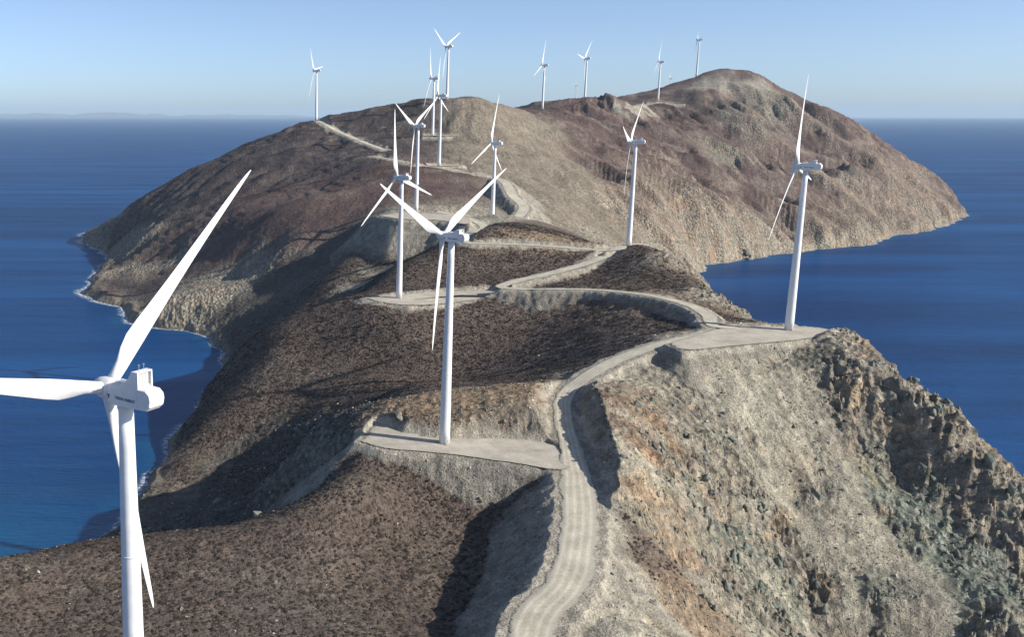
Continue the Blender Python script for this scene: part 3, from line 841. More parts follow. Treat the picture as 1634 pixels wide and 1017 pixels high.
def rock_material(name, a, b):
    m, nt, bs, _ = new_mat(name)
    co = geo_pos(nt)
    n1 = noise(nt, co, 0.35, 6, 0.65)
    n2 = noise(nt, co, 2.2, 5, 0.6)
    c = mix(nt, n1, a, b)
    c = mix(nt, 1.0, c, ramp(nt, n2, [(0.3, (0.7,) * 3), (0.7, (1.25,) * 3)]), 'MULTIPLY')
    nt.links.new(c, bs.inputs['Base Color'])
    bs.inputs['Roughness'].default_value = 0.95
    bs.inputs['Specular IOR Level'].default_value = 0.1
    bump(nt, bs, maths(nt, 'ADD', n1, n2), 0.8, 0.5)
    return m


M_ROCK = rock_material('weathered_rock', (0.15, 0.138, 0.110), (0.33, 0.305, 0.245))
M_ROCKG = rock_material('grey_green_rock', (0.120, 0.132, 0.110), (0.270, 0.282, 0.232))
M_PALE = rock_material('pale_quartz_rock', (0.42, 0.39, 0.33), (0.62, 0.58, 0.50))


# ------------------------------------------------------------------ object helpers
def obj(name, me, mat=None, parent=None, kind=None, label=None, cat=None, group=None):
    o = bpy.data.objects.new(name, me)
    COL.objects.link(o)
    if mat is not None and me is not None and len(me.materials) == 0:
        me.materials.append(mat)
    if parent is not None:
        o.parent = parent
    for k, v in (('kind', kind), ('label', label), ('category', cat), ('group', group)):
        if v:
            o[k] = v
    return o


def grid_mesh(name, verts, quads, smooth_shade=True):
    me = bpy.data.meshes.new(name)
    me.vertices.add(len(verts))
    me.vertices.foreach_set('co', np.ascontiguousarray(verts, np.float32).ravel())
    n = len(quads)
    me.loops.add(n * 4)
    me.loops.foreach_set('vertex_index', np.ascontiguousarray(quads, np.int32).ravel())
    me.polygons.add(n)
    me.polygons.foreach_set('loop_start', np.arange(0, n * 4, 4, dtype=np.int32))
    me.polygons.foreach_set('use_smooth', np.full(n, smooth_shade, dtype=bool))
    me.update(calc_edges=True)
    return me


def bm_mesh(name, bm, smooth_shade=False):
    bmesh.ops.recalc_face_normals(bm, faces=bm.faces[:])
    me = bpy.data.meshes.new(name)
    bm.to_mesh(me)
    bm.free()
    if smooth_shade:
        me.polygons.foreach_set('use_smooth', [True] * len(me.polygons))
    return me


# ------------------------------------------------------------------ the island
ii, jj = np.meshgrid(np.arange(NR - 1), np.arange(NT - 1), indexing='ij')
v00 = (ii * NT + jj).ravel()
quads = np.stack([v00, v00 + 1, v00 + NT + 1, v00 + NT], 1)[:, ::-1]
zf = Zn.ravel()
keep = zf[quads].max(1) > -2.5
quads = quads[keep]
used = np.zeros(NT * NR, bool)
used[quads.ravel()] = True
remap = np.cumsum(used) - 1
verts = np.stack([GX.ravel(), GY.ravel(), zf], 1)[used]
me = grid_mesh('island', verts, remap[quads])
ca = me.color_attributes.new('albedo', 'FLOAT_COLOR', 'POINT')
ca.data.foreach_set('color', np.concatenate([alb.reshape(-1, 3)[used], np.ones((used.sum(), 1))], 1).astype(np.float32).ravel())
cb = me.color_attributes.new('cover', 'FLOAT_COLOR', 'POINT')
cb.data.foreach_set('color', np.stack([VEG.ravel()[used], ROCKM.ravel()[used], DIRT.ravel()[used], np.ones(used.sum())], 1).astype(np.float32).ravel())
island = obj('island_terrain', me, M_TERRAIN, kind='structure')

# ------------------------------------------------------------------ the sea
sr = np.concatenate([[5.0], np.geomspace(40, 62000, 260)])
sa = np.concatenate([np.arange(-60, 80, 0.6), np.arange(80, 300, 4.0)])
SA, SR = np.meshgrid(np.radians(sa), sr)
SX, SY = SR * np.sin(SA), SR * np.cos(SA)
sdist = coast_sdf(SX, SY)
nA = len(sa)
i_, j_ = np.meshgrid(np.arange(len(sr) - 1), np.arange(nA), indexing='ij')
j2 = (j_ + 1) % nA
sq = np.stack([(i_ * nA + j_).ravel(), (i_ * nA + j2).ravel(), ((i_ + 1) * nA + j2).ravel(), ((i_ + 1) * nA + j_).ravel()], 1)[:, ::-1]
me = grid_mesh('sea', np.stack([SX.ravel(), SY.ravel(), np.zeros(SX.size)], 1), sq)
sh = smooth(-22, -2, sdist + 16 * fbm(SX / 60, SY / 60, 3, 19)) * 0.4
sh = np.maximum(sh, 0.55 * np.exp(-(((SX + 135) / 48) ** 2 + ((SY - 430) / 75) ** 2)))
at = me.attributes.new('shallow', 'FLOAT', 'POINT')
at.data.foreach_set('value', sh.astype(np.float32).ravel())
obj('sea', me, M_SEA, kind='structure')


# ------------------------------------------------------------------ roads and pads
def road_mesh(name, L, cross=8):
    vs, qs, uv, ed = [], [], [], []
    n = len(L)
    s = 0.0
    for i in range(n):
        d = L[min(i + 1, n - 1)][:2] - L[max(i - 1, 0)][:2]
        d /= np.linalg.norm(d) + 1e-9
        nrm = np.array([d[1], -d[0]])
        if i:
            s += np.linalg.norm(L[i][:2] - L[i - 1][:2])
        wl = L[i][3] + 0.9 * float(fbm(s / 7, 3.3, 2, 15)) + 0.3
        wr = L[i][3] + 0.9 * float(fbm(s / 7, 8.3, 2, 16)) + 0.3
        for k in range(cross + 1):
            t = k / cross
            o = -wl + (wl + wr) * t
            rut = 0.04 * float(perlin(o / 1.3, s / 30, 17)) * (0 < k < cross)
            zz = L[i][2] + rut - (0.22 if k in (0, cross) else 0)
            vs.append((L[i][0] + nrm[0] * o, L[i][1] + nrm[1] * o, zz))
            uv.append((0.5 + o / (2 * L[i][3]), s / 10))
            ed.append(abs(2 * t - 1))
    for i in range(n - 1):
        for k in range(cross):
            a = i * (cross + 1) + k
            qs.append((a, a + 1, a + cross + 2, a + cross + 1))
    me = grid_mesh(name, np.array(vs), np.array(qs)[:, ::-1])
    me.attributes.new('edge', 'FLOAT', 'POINT').data.foreach_set('value', np.array(ed, np.float32))
    ul = me.uv_layers.new(name='UVMap')
    li = np.zeros(len(me.loops), np.int32)
    me.loops.foreach_get('vertex_index', li)
    ul.data.foreach_set('uv', np.array(uv, np.float32)[li].ravel())
    return me


ROAD_NAMES = {'main': 'ridge_road', 'upper': 'upper_road', 'hairpin': 'hairpin_road', 'contour': 'contour_road', 'climb': 'climbing_road',
              'west': 'west_track', 'top': 'summit_track', 'saddle': 'saddle_track', 'terrace': 'terrace_track', 'spoil': 'spoil_track'}
for q, (k, L) in enumerate(ROAD_LINES.items()):
    L = L.copy()
    L[:, 2] += 0.012 * q
    obj(ROAD_NAMES[k], road_mesh(ROAD_NAMES[k], L), M_SPOIL if k in ('spoil', 'top', 'saddle') else M_ROAD, kind='structure')


def pad_mesh(name, z0, poly):
    P = catmull([(*p, 0, 0) for p in poly + [poly[0]]], 2.5)[:-1, :2]
    c = P.mean(0)
    bm = bmesh.new()
    rings = []
    for f, dz in ((1.0, -0.05), (0.9, 0.0), (0.6, 0.02)):
        rings.append([bm.verts.new((*(c + (p - c) * (f + (0.07 * float(fbm(p[0] / 4, p[1] / 4, 3, 44)) if f > 0.9 else 0))), z0 + dz)) for p in P])
    for a, b in zip(rings[:-1], rings[1:]):
        for i in range(len(P)):
            j = (i + 1) % len(P)
            bm.faces.new((a[i], a[j], b[j], b[i]))
    bm.faces.new(rings[-1])
    bmesh.ops.triangulate(bm, faces=[bm.faces[-1]] if False else [f for f in bm.faces if len(f.verts) > 4])
    me = bm_mesh(name, bm)
    ev = np.array([0.0] * len(me.vertices), np.float32)
    ev[:len(P)] = 1.0
    ev[len(P):2 * len(P)] = 0.6
    me.attributes.new('edge', 'FLOAT', 'POINT').data.foreach_set('value', ev)
    if me.polygons and sum(p.normal.z * p.area for p in me.polygons) < 0:
        me.flip_normals()
    return me


for q, (k, (z0, poly)) in enumerate(PADS.items()):
    obj('turbine_pad', pad_mesh('turbine_pad', z0 + 0.15 + 0.01 * q, poly), M_PAD, kind='structure')


# ------------------------------------------------------------------ wind turbines
HUB_H = 80.0
R_BLADE = 45.0


def lathe(bm, prof, seg=28, axis='z', off=(0, 0, 0), cap=True):
    rings = []
    for r, h in prof:
        ring = []
        for k in range(seg):
            a = 2 * math.pi * k / seg
            if axis == 'z':
                co = (r * math.cos(a), r * math.sin(a), h)
            else:
                co = (h, r * math.cos(a), r * math.sin(a))
            ring.append(bm.verts.new((co[0] + off[0], co[1] + off[1], co[2] + off[2])))
        rings.append(ring)
    for a, b in zip(rings[:-1], rings[1:]):
        for k in range(seg):
            j = (k + 1) % seg
            bm.faces.new((a[k], a[j], b[j], b[k]))
    if cap:
        bm.faces.new(rings[0][::-1])
        bm.faces.new(rings[-1])
    return rings


def box(bm, x0, x1, y0, y1, z0, z1):
    v = [bm.verts.new((x, y, z)) for x in (x0, x1) for y in (y0, y1) for z in (z0, z1)]
    for f in ((0, 1, 3, 2), (4, 6, 7, 5), (0, 4, 5, 1), (2, 3, 7, 6), (0, 2, 6, 4), (1, 5, 7, 3)):
        bm.faces.new([v[i] for i in f])
    return v


def prism_y(bm, prof, y0, y1, inset=0.0):
    """side profile in x,z extruded across y with chamfered flanks"""
    c = np.mean(prof, axis=0)
    rings = []
    for y, k in ((y0, 1 - inset), (y0 + (y1 - y0) * 0.07, 1.0), (y1 - (y1 - y0) * 0.07, 1.0), (y1, 1 - inset)):
        rings.append([bm.verts.new((c[0] + (x - c[0]) * k, y, c[1] + (z - c[1]) * k)) for x, z in prof])
    n = len(prof)
    for a, b in zip(rings[:-1], rings[1:]):
        for i in range(n):
            j = (i + 1) % n
            bm.faces.new((a[i], a[j], b[j], b[i]))
    bm.faces.new(rings[0][::-1])
    bm.faces.new(rings[-1])


def tower_mesh(height):
    bm = bmesh.new()
    prof = []
    for t in np.linspace(0, 1, 13):
        prof.append((2.08 + (1.16 - 2.08) * (t ** 1.15), t * height))
    lathe(bm, prof, 32)
    return bm_mesh('tower', bm, True)


def flange_mesh(r):
    bm = bmesh.new()
    lathe(bm, [(r - 0.1, -0.11), (r + 0.035, -0.11), (r + 0.035, 0.11), (r - 0.1, 0.11)], 32, cap=False)
    return bm_mesh('flange_ring', bm, True)


def nacelle_mesh():
    z = HUB_H
    bm = bmesh.new()
    prof = [(-2.35, z - 1.65), (-2.55, z - 0.6), (-2.55, z + 1.0), (-2.2, z + 1.55), (0.6, z + 1.85), (2.0, z + 2.05), (4.9, z + 2.05), (5.0, z - 1.85), (2.0, z - 2.1), (-1.2, z - 2.1)]
    prism_y(bm, prof, -1.75, 1.75, 0.06)
    # rear drum: rounded hexagonal end
    pr = [(4.7, z + 1.3), (5.0, z + 1.75), (6.9, z + 1.7), (7.75, z + 1.05), (8.0, z + 0.1), (7.75, z - 1.05), (6.9, z - 1.8), (4.7, z - 1.85)]
    prism_y(bm, pr, -1.70, 1.70, 0.08)
    lathe(bm, [(1.3, z - 2.35), (1.3, z - 2.05)], 24)
    return bm_mesh('nacelle', bm)


def cooler_mesh():
    z = HUB_H
    bm = bmesh.new()
    for s in (-1, 1):
        y0, y1 = (s * 1.5, s * 1.73)
        prism_y(bm, [(1.5, z + 1.95), (2.9, z + 3.2), (3.7, z + 4.55), (5.15, z + 4.55), (5.2, z + 1.9), (4.6, z - 0.4), (4.3, z - 0.4)], min(y0, y1), max(y0, y1), 0.0)
    box(bm, 3.7, 5.1, -1.5, 1.5, z + 4.32, z + 4.52)
    # sloping front cowl
    v = [bm.verts.new(c) for c in ((1.7, -1.5, z + 2.06), (1.7, 1.5, z + 2.06), (3.75, 1.5, z + 4.3), (3.75, -1.5, z + 4.3), (2.0, -1.5, z + 2.06), (2.0, 1.5, z + 2.06), (3.95, 1.5, z + 4.3), (3.95, -1.5, z + 4.3))]
    for f in ((0, 1, 2, 3), (7, 6, 5, 4), (0, 4, 5, 1), (3, 2, 6, 7), (0, 3, 7, 4), (1, 5, 6, 2)):
        bm.faces.new([v[i] for i in f])
    return bm_mesh('cooler_housing', bm)


def radiator_mesh():
    z = HUB_H
    bm = bmesh.new()
    box(bm, 4.1, 4.62, -1.49, 1.49, z + 2.07, z + 4.3)
    for k in range(3):
        y = -0.75 + k * 0.75
        box(bm, 4.622, 4.66, y - 0.03, y + 0.03, z + 2.15, z + 4.2)
    return bm_mesh('radiator', bm)


def hatch_mesh():
    z = HUB_H
    bm = bmesh.new()
    box(bm, -1.2, 0.9, -0.8, 0.8, z + 1.8, z + 2.02)
    return bm_mesh('roof_hatch', bm)


def mast_mesh():
    bm = bmesh.new()
    lathe(bm, [(0.035, 0), (0.03, 1.0)], 8)
    lathe(bm, [(0.02, 1.0), (0.13, 1.03), (0.13, 1.12), (0.02, 1.15)], 10)
    box(bm, -0.22, 0.22, -0.02, 0.02, 0.8, 0.84)
    return bm_mesh('wind_sensor', bm)


def spinner_mesh():
    bm = bmesh.new()
    lathe(bm, [(1.62, 1.55), (1.72, 0.9), (1.75, 0.0), (1.66, -0.9), (1.42, -1.7), (1.0, -2.35), (0.5, -2.7), (0.12, -2.8)], 28, axis='x')
    return bm_mesh('hub', bm, True)


def blade_mesh():
    """span along +z from the hub centre, chord along y, wind comes from -x"""
    bm = bmesh.new()
    st = [(1.2, 1.9, 1.0, 24), (2.6, 1.9, 1.0, 22), (4.4, 2.25, 0.75, 19), (6.4, 3.0, 0.45, 16), (8.6, 3.45, 0.31, 13), (11.5, 3.3, 0.26, 10.5), (15, 2.9, 0.23, 8), (20, 2.4, 0.2, 5.5), (26, 1.92, 0.18, 3.5), (32, 1.5, 0.17, 2), (38, 1.1, 0.16, 0.8), (42, 0.78, 0.15, 0), (44, 0.5, 0.14, 0), (44.8, 0.24, 0.14, 0), (45, 0.08, 0.14, 0)]
    rings = []
    N = 18
    for r, ch, th_, tw in st:
        ring = []
        bl = smooth(2.4, 8.0, r)
        for k in range(N):
            a = 2 * math.pi * k / N
            cx, cz = math.cos(a), math.sin(a)
            # aerofoil: sharp trailing edge at -y
            y = 0.5 * ch * cx
            t = 0.5 * ch * th_ * cz * (1 - bl * 0.55 * (0.5 - 0.5 * cx) ** 1.2 * 1.5)
            y += bl * (-0.2 * ch)
            tr = math.radians(tw)
            bend = 1.5 * (r / 45.0) ** 2
            ring.append(bm.verts.new((t * math.cos(tr) + y * math.sin(tr) + bend - 0.0, y * math.cos(tr) - t * math.sin(tr), r)))
        rings.append(ring)
    for a, b in zip(rings[:-1], rings[1:]):
        for k in range(N):
            j = (k + 1) % N
            bm.faces.new((a[k], a[j], b[j], b[k]))
    bm.faces.new(rings[0][::-1])
    bm.faces.new(rings[-1])
    return bm_mesh('blade', bm, True)


def text_mesh(body, size):
    cu = bpy.data.curves.new('lettering', 'FONT')
    cu.body = body
    cu.size = size
    cu.extrude = 0.012
    cu.align_x = 'CENTER'
    cu.align_y = 'CENTER'
    cu.offset = 0.015
    to = bpy.data.objects.new('lettering_tmp', cu)
    COL.objects.link(to)
    bpy.context.view_layer.update()
    me = bpy.data.meshes.new_from_object(to.evaluated_get(bpy.context.evaluated_depsgraph_get()))
    bpy.data.objects.remove(to)
    return me


def logo_mesh():
    """triangular mark pointing down, standing before the lettering"""
    bm = bmesh.new()
    for pts in (((-0.34, 0.36), (0.34, 0.36), (0.30, 0.18), (-0.30, 0.18)), ((-0.20, 0.12), (0.20, 0.12), (0.03, -0.42), (-0.05, -0.42))):
        lo = [bm.verts.new((x, y, -0.012)) for x, y in pts]
        hi = [bm.verts.new((x, y, 0.012)) for x, y in pts]
        n = len(pts)
        for i in range(n):
            j = (i + 1) % n
            bm.faces.new((lo[i], lo[j], hi[j], hi[i]))
        bm.faces.new(lo[::-1])
        bm.faces.new(hi)
    return bm_mesh('logo', bm)


def door_mesh():
    bm = bmesh.new()
    for k in range(6):
        pass
    a0, a1 = rad(-12), rad(12)
    n = 5
    lo, hi = [], []
    for rr_, lst in ((2.03, lo), (2.12, hi)):
        for z in (1.4, 3.6):
            lst.append([bm.verts.new((rr_ * math.cos(a0 + (a1 - a0) * i / n), rr_ * math.sin(a0 + (a1 - a0) * i / n), z)) for i in range(n + 1)])
    for i in range(n):
        bm.faces.new((hi[0][i], hi[0][i + 1], hi[1][i + 1], hi[1][i]))
        bm.faces.new((lo[1][i], hi[1][i], hi[1][i + 1], lo[1][i + 1]))
        bm.faces.new((lo[0][i + 1], hi[0][i + 1], hi[0][i], lo[0][i]))
    for e in (0, n):
        bm.faces.new((lo[0][e], hi[0][e], hi[1][e], lo[1][e]))
    return bm_mesh('door', bm)


def stairs_mesh():
    bm = bmesh.new()
    for k in range(6):
        box(bm, 2.1 + k * 0.28, 2.1 + k * 0.28 + 0.26, -0.5, 0.5, 1.15 - k * 0.22, 1.21 - k * 0.22)
    for s in (-1, 1):
        box(bm, 2.05, 3.8, s * 0.5 - 0.02, s * 0.5 + 0.02, 2.15, 2.19)
        box(bm, 3.74, 3.78, s * 0.5 - 0.02, s * 0.5 + 0.02, 0.0, 2.15)
        box(bm, 2.1, 2.14, s * 0.5 - 0.021, s * 0.5 + 0.021, 1.2, 2.15)
    return bm_mesh('stairs', bm)


def foundation_mesh():
    bm = bmesh.new()
    lathe(bm, [(3.4, -2.5), (3.4, 0.12), (3.2, 0.22), (2.3, 0.24)], 28)
    return bm_mesh('foundation', bm)


ME = {'flange': flange_mesh(1.45), 'flange2': flange_mesh(1.78), 'nacelle': nacelle_mesh(), 'cooler': cooler_mesh(), 'radiator': radiator_mesh(), 'hatch': hatch_mesh(),
      'mast': mast_mesh(), 'hub': spinner_mesh(), 'blade': blade_mesh(), 'text': text_mesh('TERNA ENERGY', 0.74), 'logo': logo_mesh(), 'door': door_mesh(), 'stairs': stairs_mesh(), 'foundation': foundation_mesh()}
for k, m_ in (('flange', M_WHITE), ('flange2', M_WHITE), ('nacelle', M_WHITE), ('cooler', M_WHITE), ('radiator', M_GREY), ('hatch', M_WHITE), ('mast', M_GREY), ('hub', M_WHITE),
              ('blade', M_WHITE), ('text', M_BLUE), ('logo', M_BLUE), ('door', M_GREY), ('stairs', M_GREY), ('foundation', M_CONC)):
    ME[k].materials.clear()
    ME[k].materials.append(m_)

TURBINE_LABELS = {
    'T1': 'largest white wind turbine in the left foreground, its base below the picture',
    'T2': 'white wind turbine on the dirt pad left of the near road bend',
    'T3': 'white wind turbine on the flat pad at the right cliff edge against the sea',
    'T4': 'white wind turbine on the long pad at the left end of the upper road',
    'T5': 'white wind turbine where the hairpin road tops out, one short and two long blades',
    'T6': 'white wind turbine on the pale pad with grey fill slope, between two others',
    'T10': 'white wind turbine with its foot hidden by a pale heap beside the winding road',
    'T7': 'white wind turbine on the small pad where the winding road crosses the dark hill',
    'T8': 'white wind turbine on the dark hillside just below the crest, left of the crest turbine',
    'T9': 'white wind turbine on the crest with two blades raised in a V above the hill',
    'T11': 'white wind turbine at the top of the straight pale track, leftmost on the skyline',
    'T12': 'white wind turbine on the skyline in the saddle right of the pale hill',
    'T13': 'white wind turbine on the skyline knoll between the saddle and the high peak',
    'T15': 'white wind turbine on the levelled shoulder at the foot of the high peak',
    'T17': 'white wind turbine seen edge on behind the left slope of the summit, highest of all',
    'T14': 'tiny far white wind turbine low on the skyline knoll beside a much larger one',
    'T16': 'tiny far white wind turbine peeping over the flank of the high peak'}


def make_turbine(key):
    hx_, hy_, hz_, a, ph = HUBS[key]
    a, ph = rad(a), rad(ph)
    # tower stands 4 m behind the rotor
    tx, ty = hx_ + 4.0 * math.cos(a), hy_ - 4.0 * math.sin(a)
    g = float(height_at(tx, ty)[0])
    base = max(g, hz_ - 92)
    root = obj('wind_turbine', None, label=TURBINE_LABELS[key], cat='wind turbine', group='wind turbines along the ridge')
    root.location = (tx, ty, base)
    root.rotation_euler = (0, 0, -a)
    dz = hz_ - HUB_H - base            # lift of head above the standard tower
    th_ = HUB_H + dz - 2.2
    near = math.hypot(tx, ty) < 1300
    tw = obj('tower', tower_mesh(th_), M_WHITE, root)
    obj('foundation', ME['foundation'], None, root)
    if near:
        d = obj('door', ME['door'], None, tw)
        d.rotation_euler = (0, 0, rad(-35))
        s_ = obj('stairs', ME['stairs'], None, tw)
        s_.rotation_euler = (0, 0, rad(-35))
        for f_, k in ((0.36, 'flange2'), (0.69, 'flange')):
            fl = obj('flange_ring', ME[k], None, tw)
            r_ = 2.08 + (1.16 - 2.08) * (f_ ** 1.15)
            fl.location = (0, 0, f_ * th_)
            k_ = r_ / (1.45 if k == 'flange' else 1.78)
            fl.scale = (k_, k_, 1)
    nc = obj('nacelle', ME['nacelle'], None, root)
    nc.scale = (0.89, 0.89, 0.89)
    nc.location = (-0.26, 0, dz + HUB_H * 0.11)
    for o_ in (obj('cooler_housing', ME['cooler'], None, nc), obj('radiator', ME['radiator'], None, nc)):
        if key != 'T1':                # the other heads carry a lower cooler
            o_.scale = (1, 1, 0.5)
            o_.location = (0, 0, (HUB_H + 2.0) * 0.5)
    if near:
        obj('roof_hatch', ME['hatch'], None, nc)
        for y in (-0.6, 0.5):
            ms = obj('wind_sensor', ME['mast'], None, nc)
            ms.location = (4.4, y, HUB_H + (4.5 if key == 'T1' else 3.25))
    if math.hypot(tx, ty) < 2500:
        for s in (-1, 1):
            t = obj('lettering', ME['text'], None, nc)
            t.rotation_euler = (rad(90), 0, 0 if s < 0 else rad(180))
            t.location = (2.0, s * 1.762, HUB_H - 0.62)
            t.scale = (0.92, 1.0, 1.0)
            l = obj('logo', ME['logo'], None, nc)
            l.rotation_euler = t.rotation_euler
            l.location = (2.0 + s * 4.0, s * 1.762, HUB_H - 0.62) if s < 0 else (-1.4 if False else 2.0 - 4.0, s * 1.762, HUB_H - 0.62)
            if s > 0:
                t.location.x, l.location.x = 1.6, 5.0 if False else -2.0
    # rotor: tilted 5 degrees
    hb = obj('hub', ME['hub'], None, root)
    hb.location = (-4.0, 0, HUB_H + dz)
    hb.rotation_euler = (0, rad(5), 0)
    T = Matrix.Translation((-4.0, 0, HUB_H + dz)) @ Matrix.Rotation(rad(5), 4, 'Y')
    for k in range(3):
        b = obj('blade', ME['blade'], None, root)
        # phase measured from up towards local +y
        b.matrix_local = T @ Matrix.Rotation(-(ph + k * 2 * math.pi / 3), 4, 'X') @ Matrix.Rotation(rad(-2.0), 4, 'Y')
    return root


for key in HUBS:
    make_turbine(key)


# ------------------------------------------------------------------ scrub and rubble (nobody could count them)
def instance_group(points, scales, rots, proto, name):
    me = bpy.data.meshes.new(name)
    me.from_pydata([tuple(p) for p in points], [], [])
    s = me.attributes.new('iscale', 'FLOAT_VECTOR', 'POINT')
    s.data.foreach_set('vector', np.asarray(scales, np.float32).ravel())
    r = me.attributes.new('irot', 'FLOAT_VECTOR', 'POINT')
    r.data.foreach_set('vector', np.asarray(rots, np.float32).ravel())
    ng = bpy.data.node_groups.new(name + '_scatter', 'GeometryNodeTree')
    ng.interface.new_socket('Geometry', in_out='INPUT', socket_type='NodeSocketGeometry')
    ng.interface.new_socket('Geometry', in_out='OUTPUT', socket_type='NodeSocketGeometry')
    gi = ng.nodes.new('NodeGroupInput')
    go = ng.nodes.new('NodeGroupOutput')
    mp = ng.nodes.new('GeometryNodeMeshToPoints')
    ip = ng.nodes.new('GeometryNodeInstanceOnPoints')
    oi = ng.nodes.new('GeometryNodeObjectInfo')
    oi.inputs['Object'].default_value = proto
    oi.inputs['As Instance'].default_value = True
    na = ng.nodes.new('GeometryNodeInputNamedAttribute')
    na.data_type = 'FLOAT_VECTOR'
    na.inputs['Name'].default_value = 'iscale'
    nr = ng.nodes.new('GeometryNodeInputNamedAttribute')
    nr.data_type = 'FLOAT_VECTOR'
    nr.inputs['Name'].default_value = 'irot'
    L = ng.links.new
    L(gi.outputs[0], mp.inputs['Mesh'])
    L(mp.outputs[0], ip.inputs['Points'])
    L(oi.outputs['Geometry'], ip.inputs['Instance'])
    L(na.outputs['Attribute'], ip.inputs['Scale'])
    L(nr.outputs['Attribute'], ip.inputs['Rotation'])
    L(ip.outputs[0], go.inputs[0])
    return me, ng


def leaf_bush(seed):
    r = random.Random(seed)
    bm = bmesh.new()
    for k in range(26):
        a = r.uniform(0, 2 * math.pi)
        e = r.uniform(0.05, 1.0)
        d = r.uniform(0.45, 1.0)
        c = Vector((math.cos(a) * d * math.sqrt(1 - e * e * 0.8), math.sin(a) * d * math.sqrt(1 - e * e * 0.8), e * d * 0.75))
        n = Vector((c.x + r.uniform(-.5, .5), c.y + r.uniform(-.5, .5), c.z + r.uniform(0, .7))).normalized()
        t = n.orthogonal().normalized()
        b = n.cross(t)
        s = r.uniform(0.2, 0.36)
        p = [c + t * s * math.cos(q) * r.uniform(.7, 1.2) + b * s * math.sin(q) * r.uniform(.7, 1.2) + n * r.uniform(-.08, .08) for q in (0.3, 1.8, 3.4, 4.9)]
        vs = [bm.verts.new(q) for q in p]
        bm.faces.new(vs)
    # woody heart
    lathe(bm, [(0.5, -0.25), (0.62, 0.15), (0.3, 0.5)], 6)
    me = bpy.data.meshes.new('shrub_piece')
    bm.to_mesh(me)
    bm.free()
    return me


def shrub_material(name, a, b):
    m, nt, bs, _ = new_mat(name)
    oi = nt.nodes.new('ShaderNodeObjectInfo')
    p = geo_pos(nt)
    n = noise(nt, p, 0.9, 3)
    c = mix(nt, oi.outputs['Random'], a, b)
    c = mix(nt, 1.0, c, ramp(nt, n, [(0.3, (0.7,) * 3), (0.7, (1.3,) * 3)]), 'MULTIPLY')
    nt.links.new(c, bs.inputs['Base Color'])
    bs.inputs['Roughness'].default_value = 0.95
    bs.inputs['Specular IOR Level'].default_value = 0.08
    return m


M_SHRUB = shrub_material('dry_scrub', (0.038, 0.031, 0.026), (0.098, 0.078, 0.063))


def rock_piece(seed):
    r = random.Random(seed)
    bm = bmesh.new()
    bmesh.ops.create_icosphere(bm, subdivisions=1, radius=1.0)
    for v in bm.verts:
        v.co *= r.uniform(0.62, 1.12)
        v.co.z *= 0.72
    me = bpy.data.meshes.new('stone_piece')
    bm.to_mesh(me)
    bm.free()
    return me


def scatter_points(n, rmin, rmax, weight):
    """candidate points even over the ground, kept with the given probability"""
    a = rng.uniform(rad(-20), rad(41), n)
    r = np.sqrt(rng.uniform(rmin ** 2, rmax ** 2, n))
    x, y = r * np.sin(a), r * np.cos(a)
    keep_ = (sample(SD, x, y) > 3) & (rng.uniform(0, 1, n) < weight(x, y, r))
    return x[keep_], y[keep_], r[keep_]


def scrub_weight(x, y, r):
    clump = smooth(-0.25, 0.25, fbm(x / 5.5, y / 5.5, 2, 101)) * smooth(-0.4, 0.05, fbm(x / 24, y / 24, 3, 103))
    clump = clump * smooth(0.42, 0.2, fbm(x / 13, y / 13, 2, 105))
    return smooth(0.25, 0.8, sample(VEG, x, y)) * (0.25 + 0.75 * clump) * smooth(1.5, 4.0, sample(edge_d, x, y))


protos = []
for k in range(3):
    me = leaf_bush(40 + k)
    me.materials.append(M_SHRUB)
    protos.append(bpy.data.objects.new('shrub_piece', me))
x, y, r = scatter_points(300000, 150, 860, scrub_weight)
z = height_at(x, y)
n = len(x)
sz = (0.30 + 0.85 * rng.uniform(0, 1, n) ** 1.6) * (0.95 + 0.2 * smooth(350, 750, r))
sc3 = np.stack([sz * rng.uniform(0.8, 1.3, n), sz * rng.uniform(0.8, 1.3, n), sz * rng.uniform(0.4, 0.72, n)], 1)
rt3 = np.stack([rng.uniform(-.15, .15, n), rng.uniform(-.15, .15, n), rng.uniform(0, 6.28, n)], 1)
pick = rng.integers(0, 3, n)
SCRUB_LABEL = 'dry brown scrub bushes covering the hillsides between the roads'
scrub = None
for k in range(3):
    m_ = pick == k
    me, ng = instance_group(np.stack([x, y, z - 0.05], 1)[m_], sc3[m_], rt3[m_], protos[k], 'scrub')
    o = obj('scrub', me, None, kind='stuff', label=SCRUB_LABEL, cat='scrub', group='dry scrub on the slopes')
    o.modifiers.new('scatter', 'NODES').node_group = ng
print('shrubs', n)


def stone_weight(x, y, r):
    cl = smooth(-0.1, 0.4, fbm(x / 14, y / 14, 3, 111))
    return (1 - sample(VEG, x, y)) * (0.10 + 0.9 * cl) * smooth(0.5, 3.0, sample(edge_d, x, y)) * smooth(3, 8, height_at(x, y))


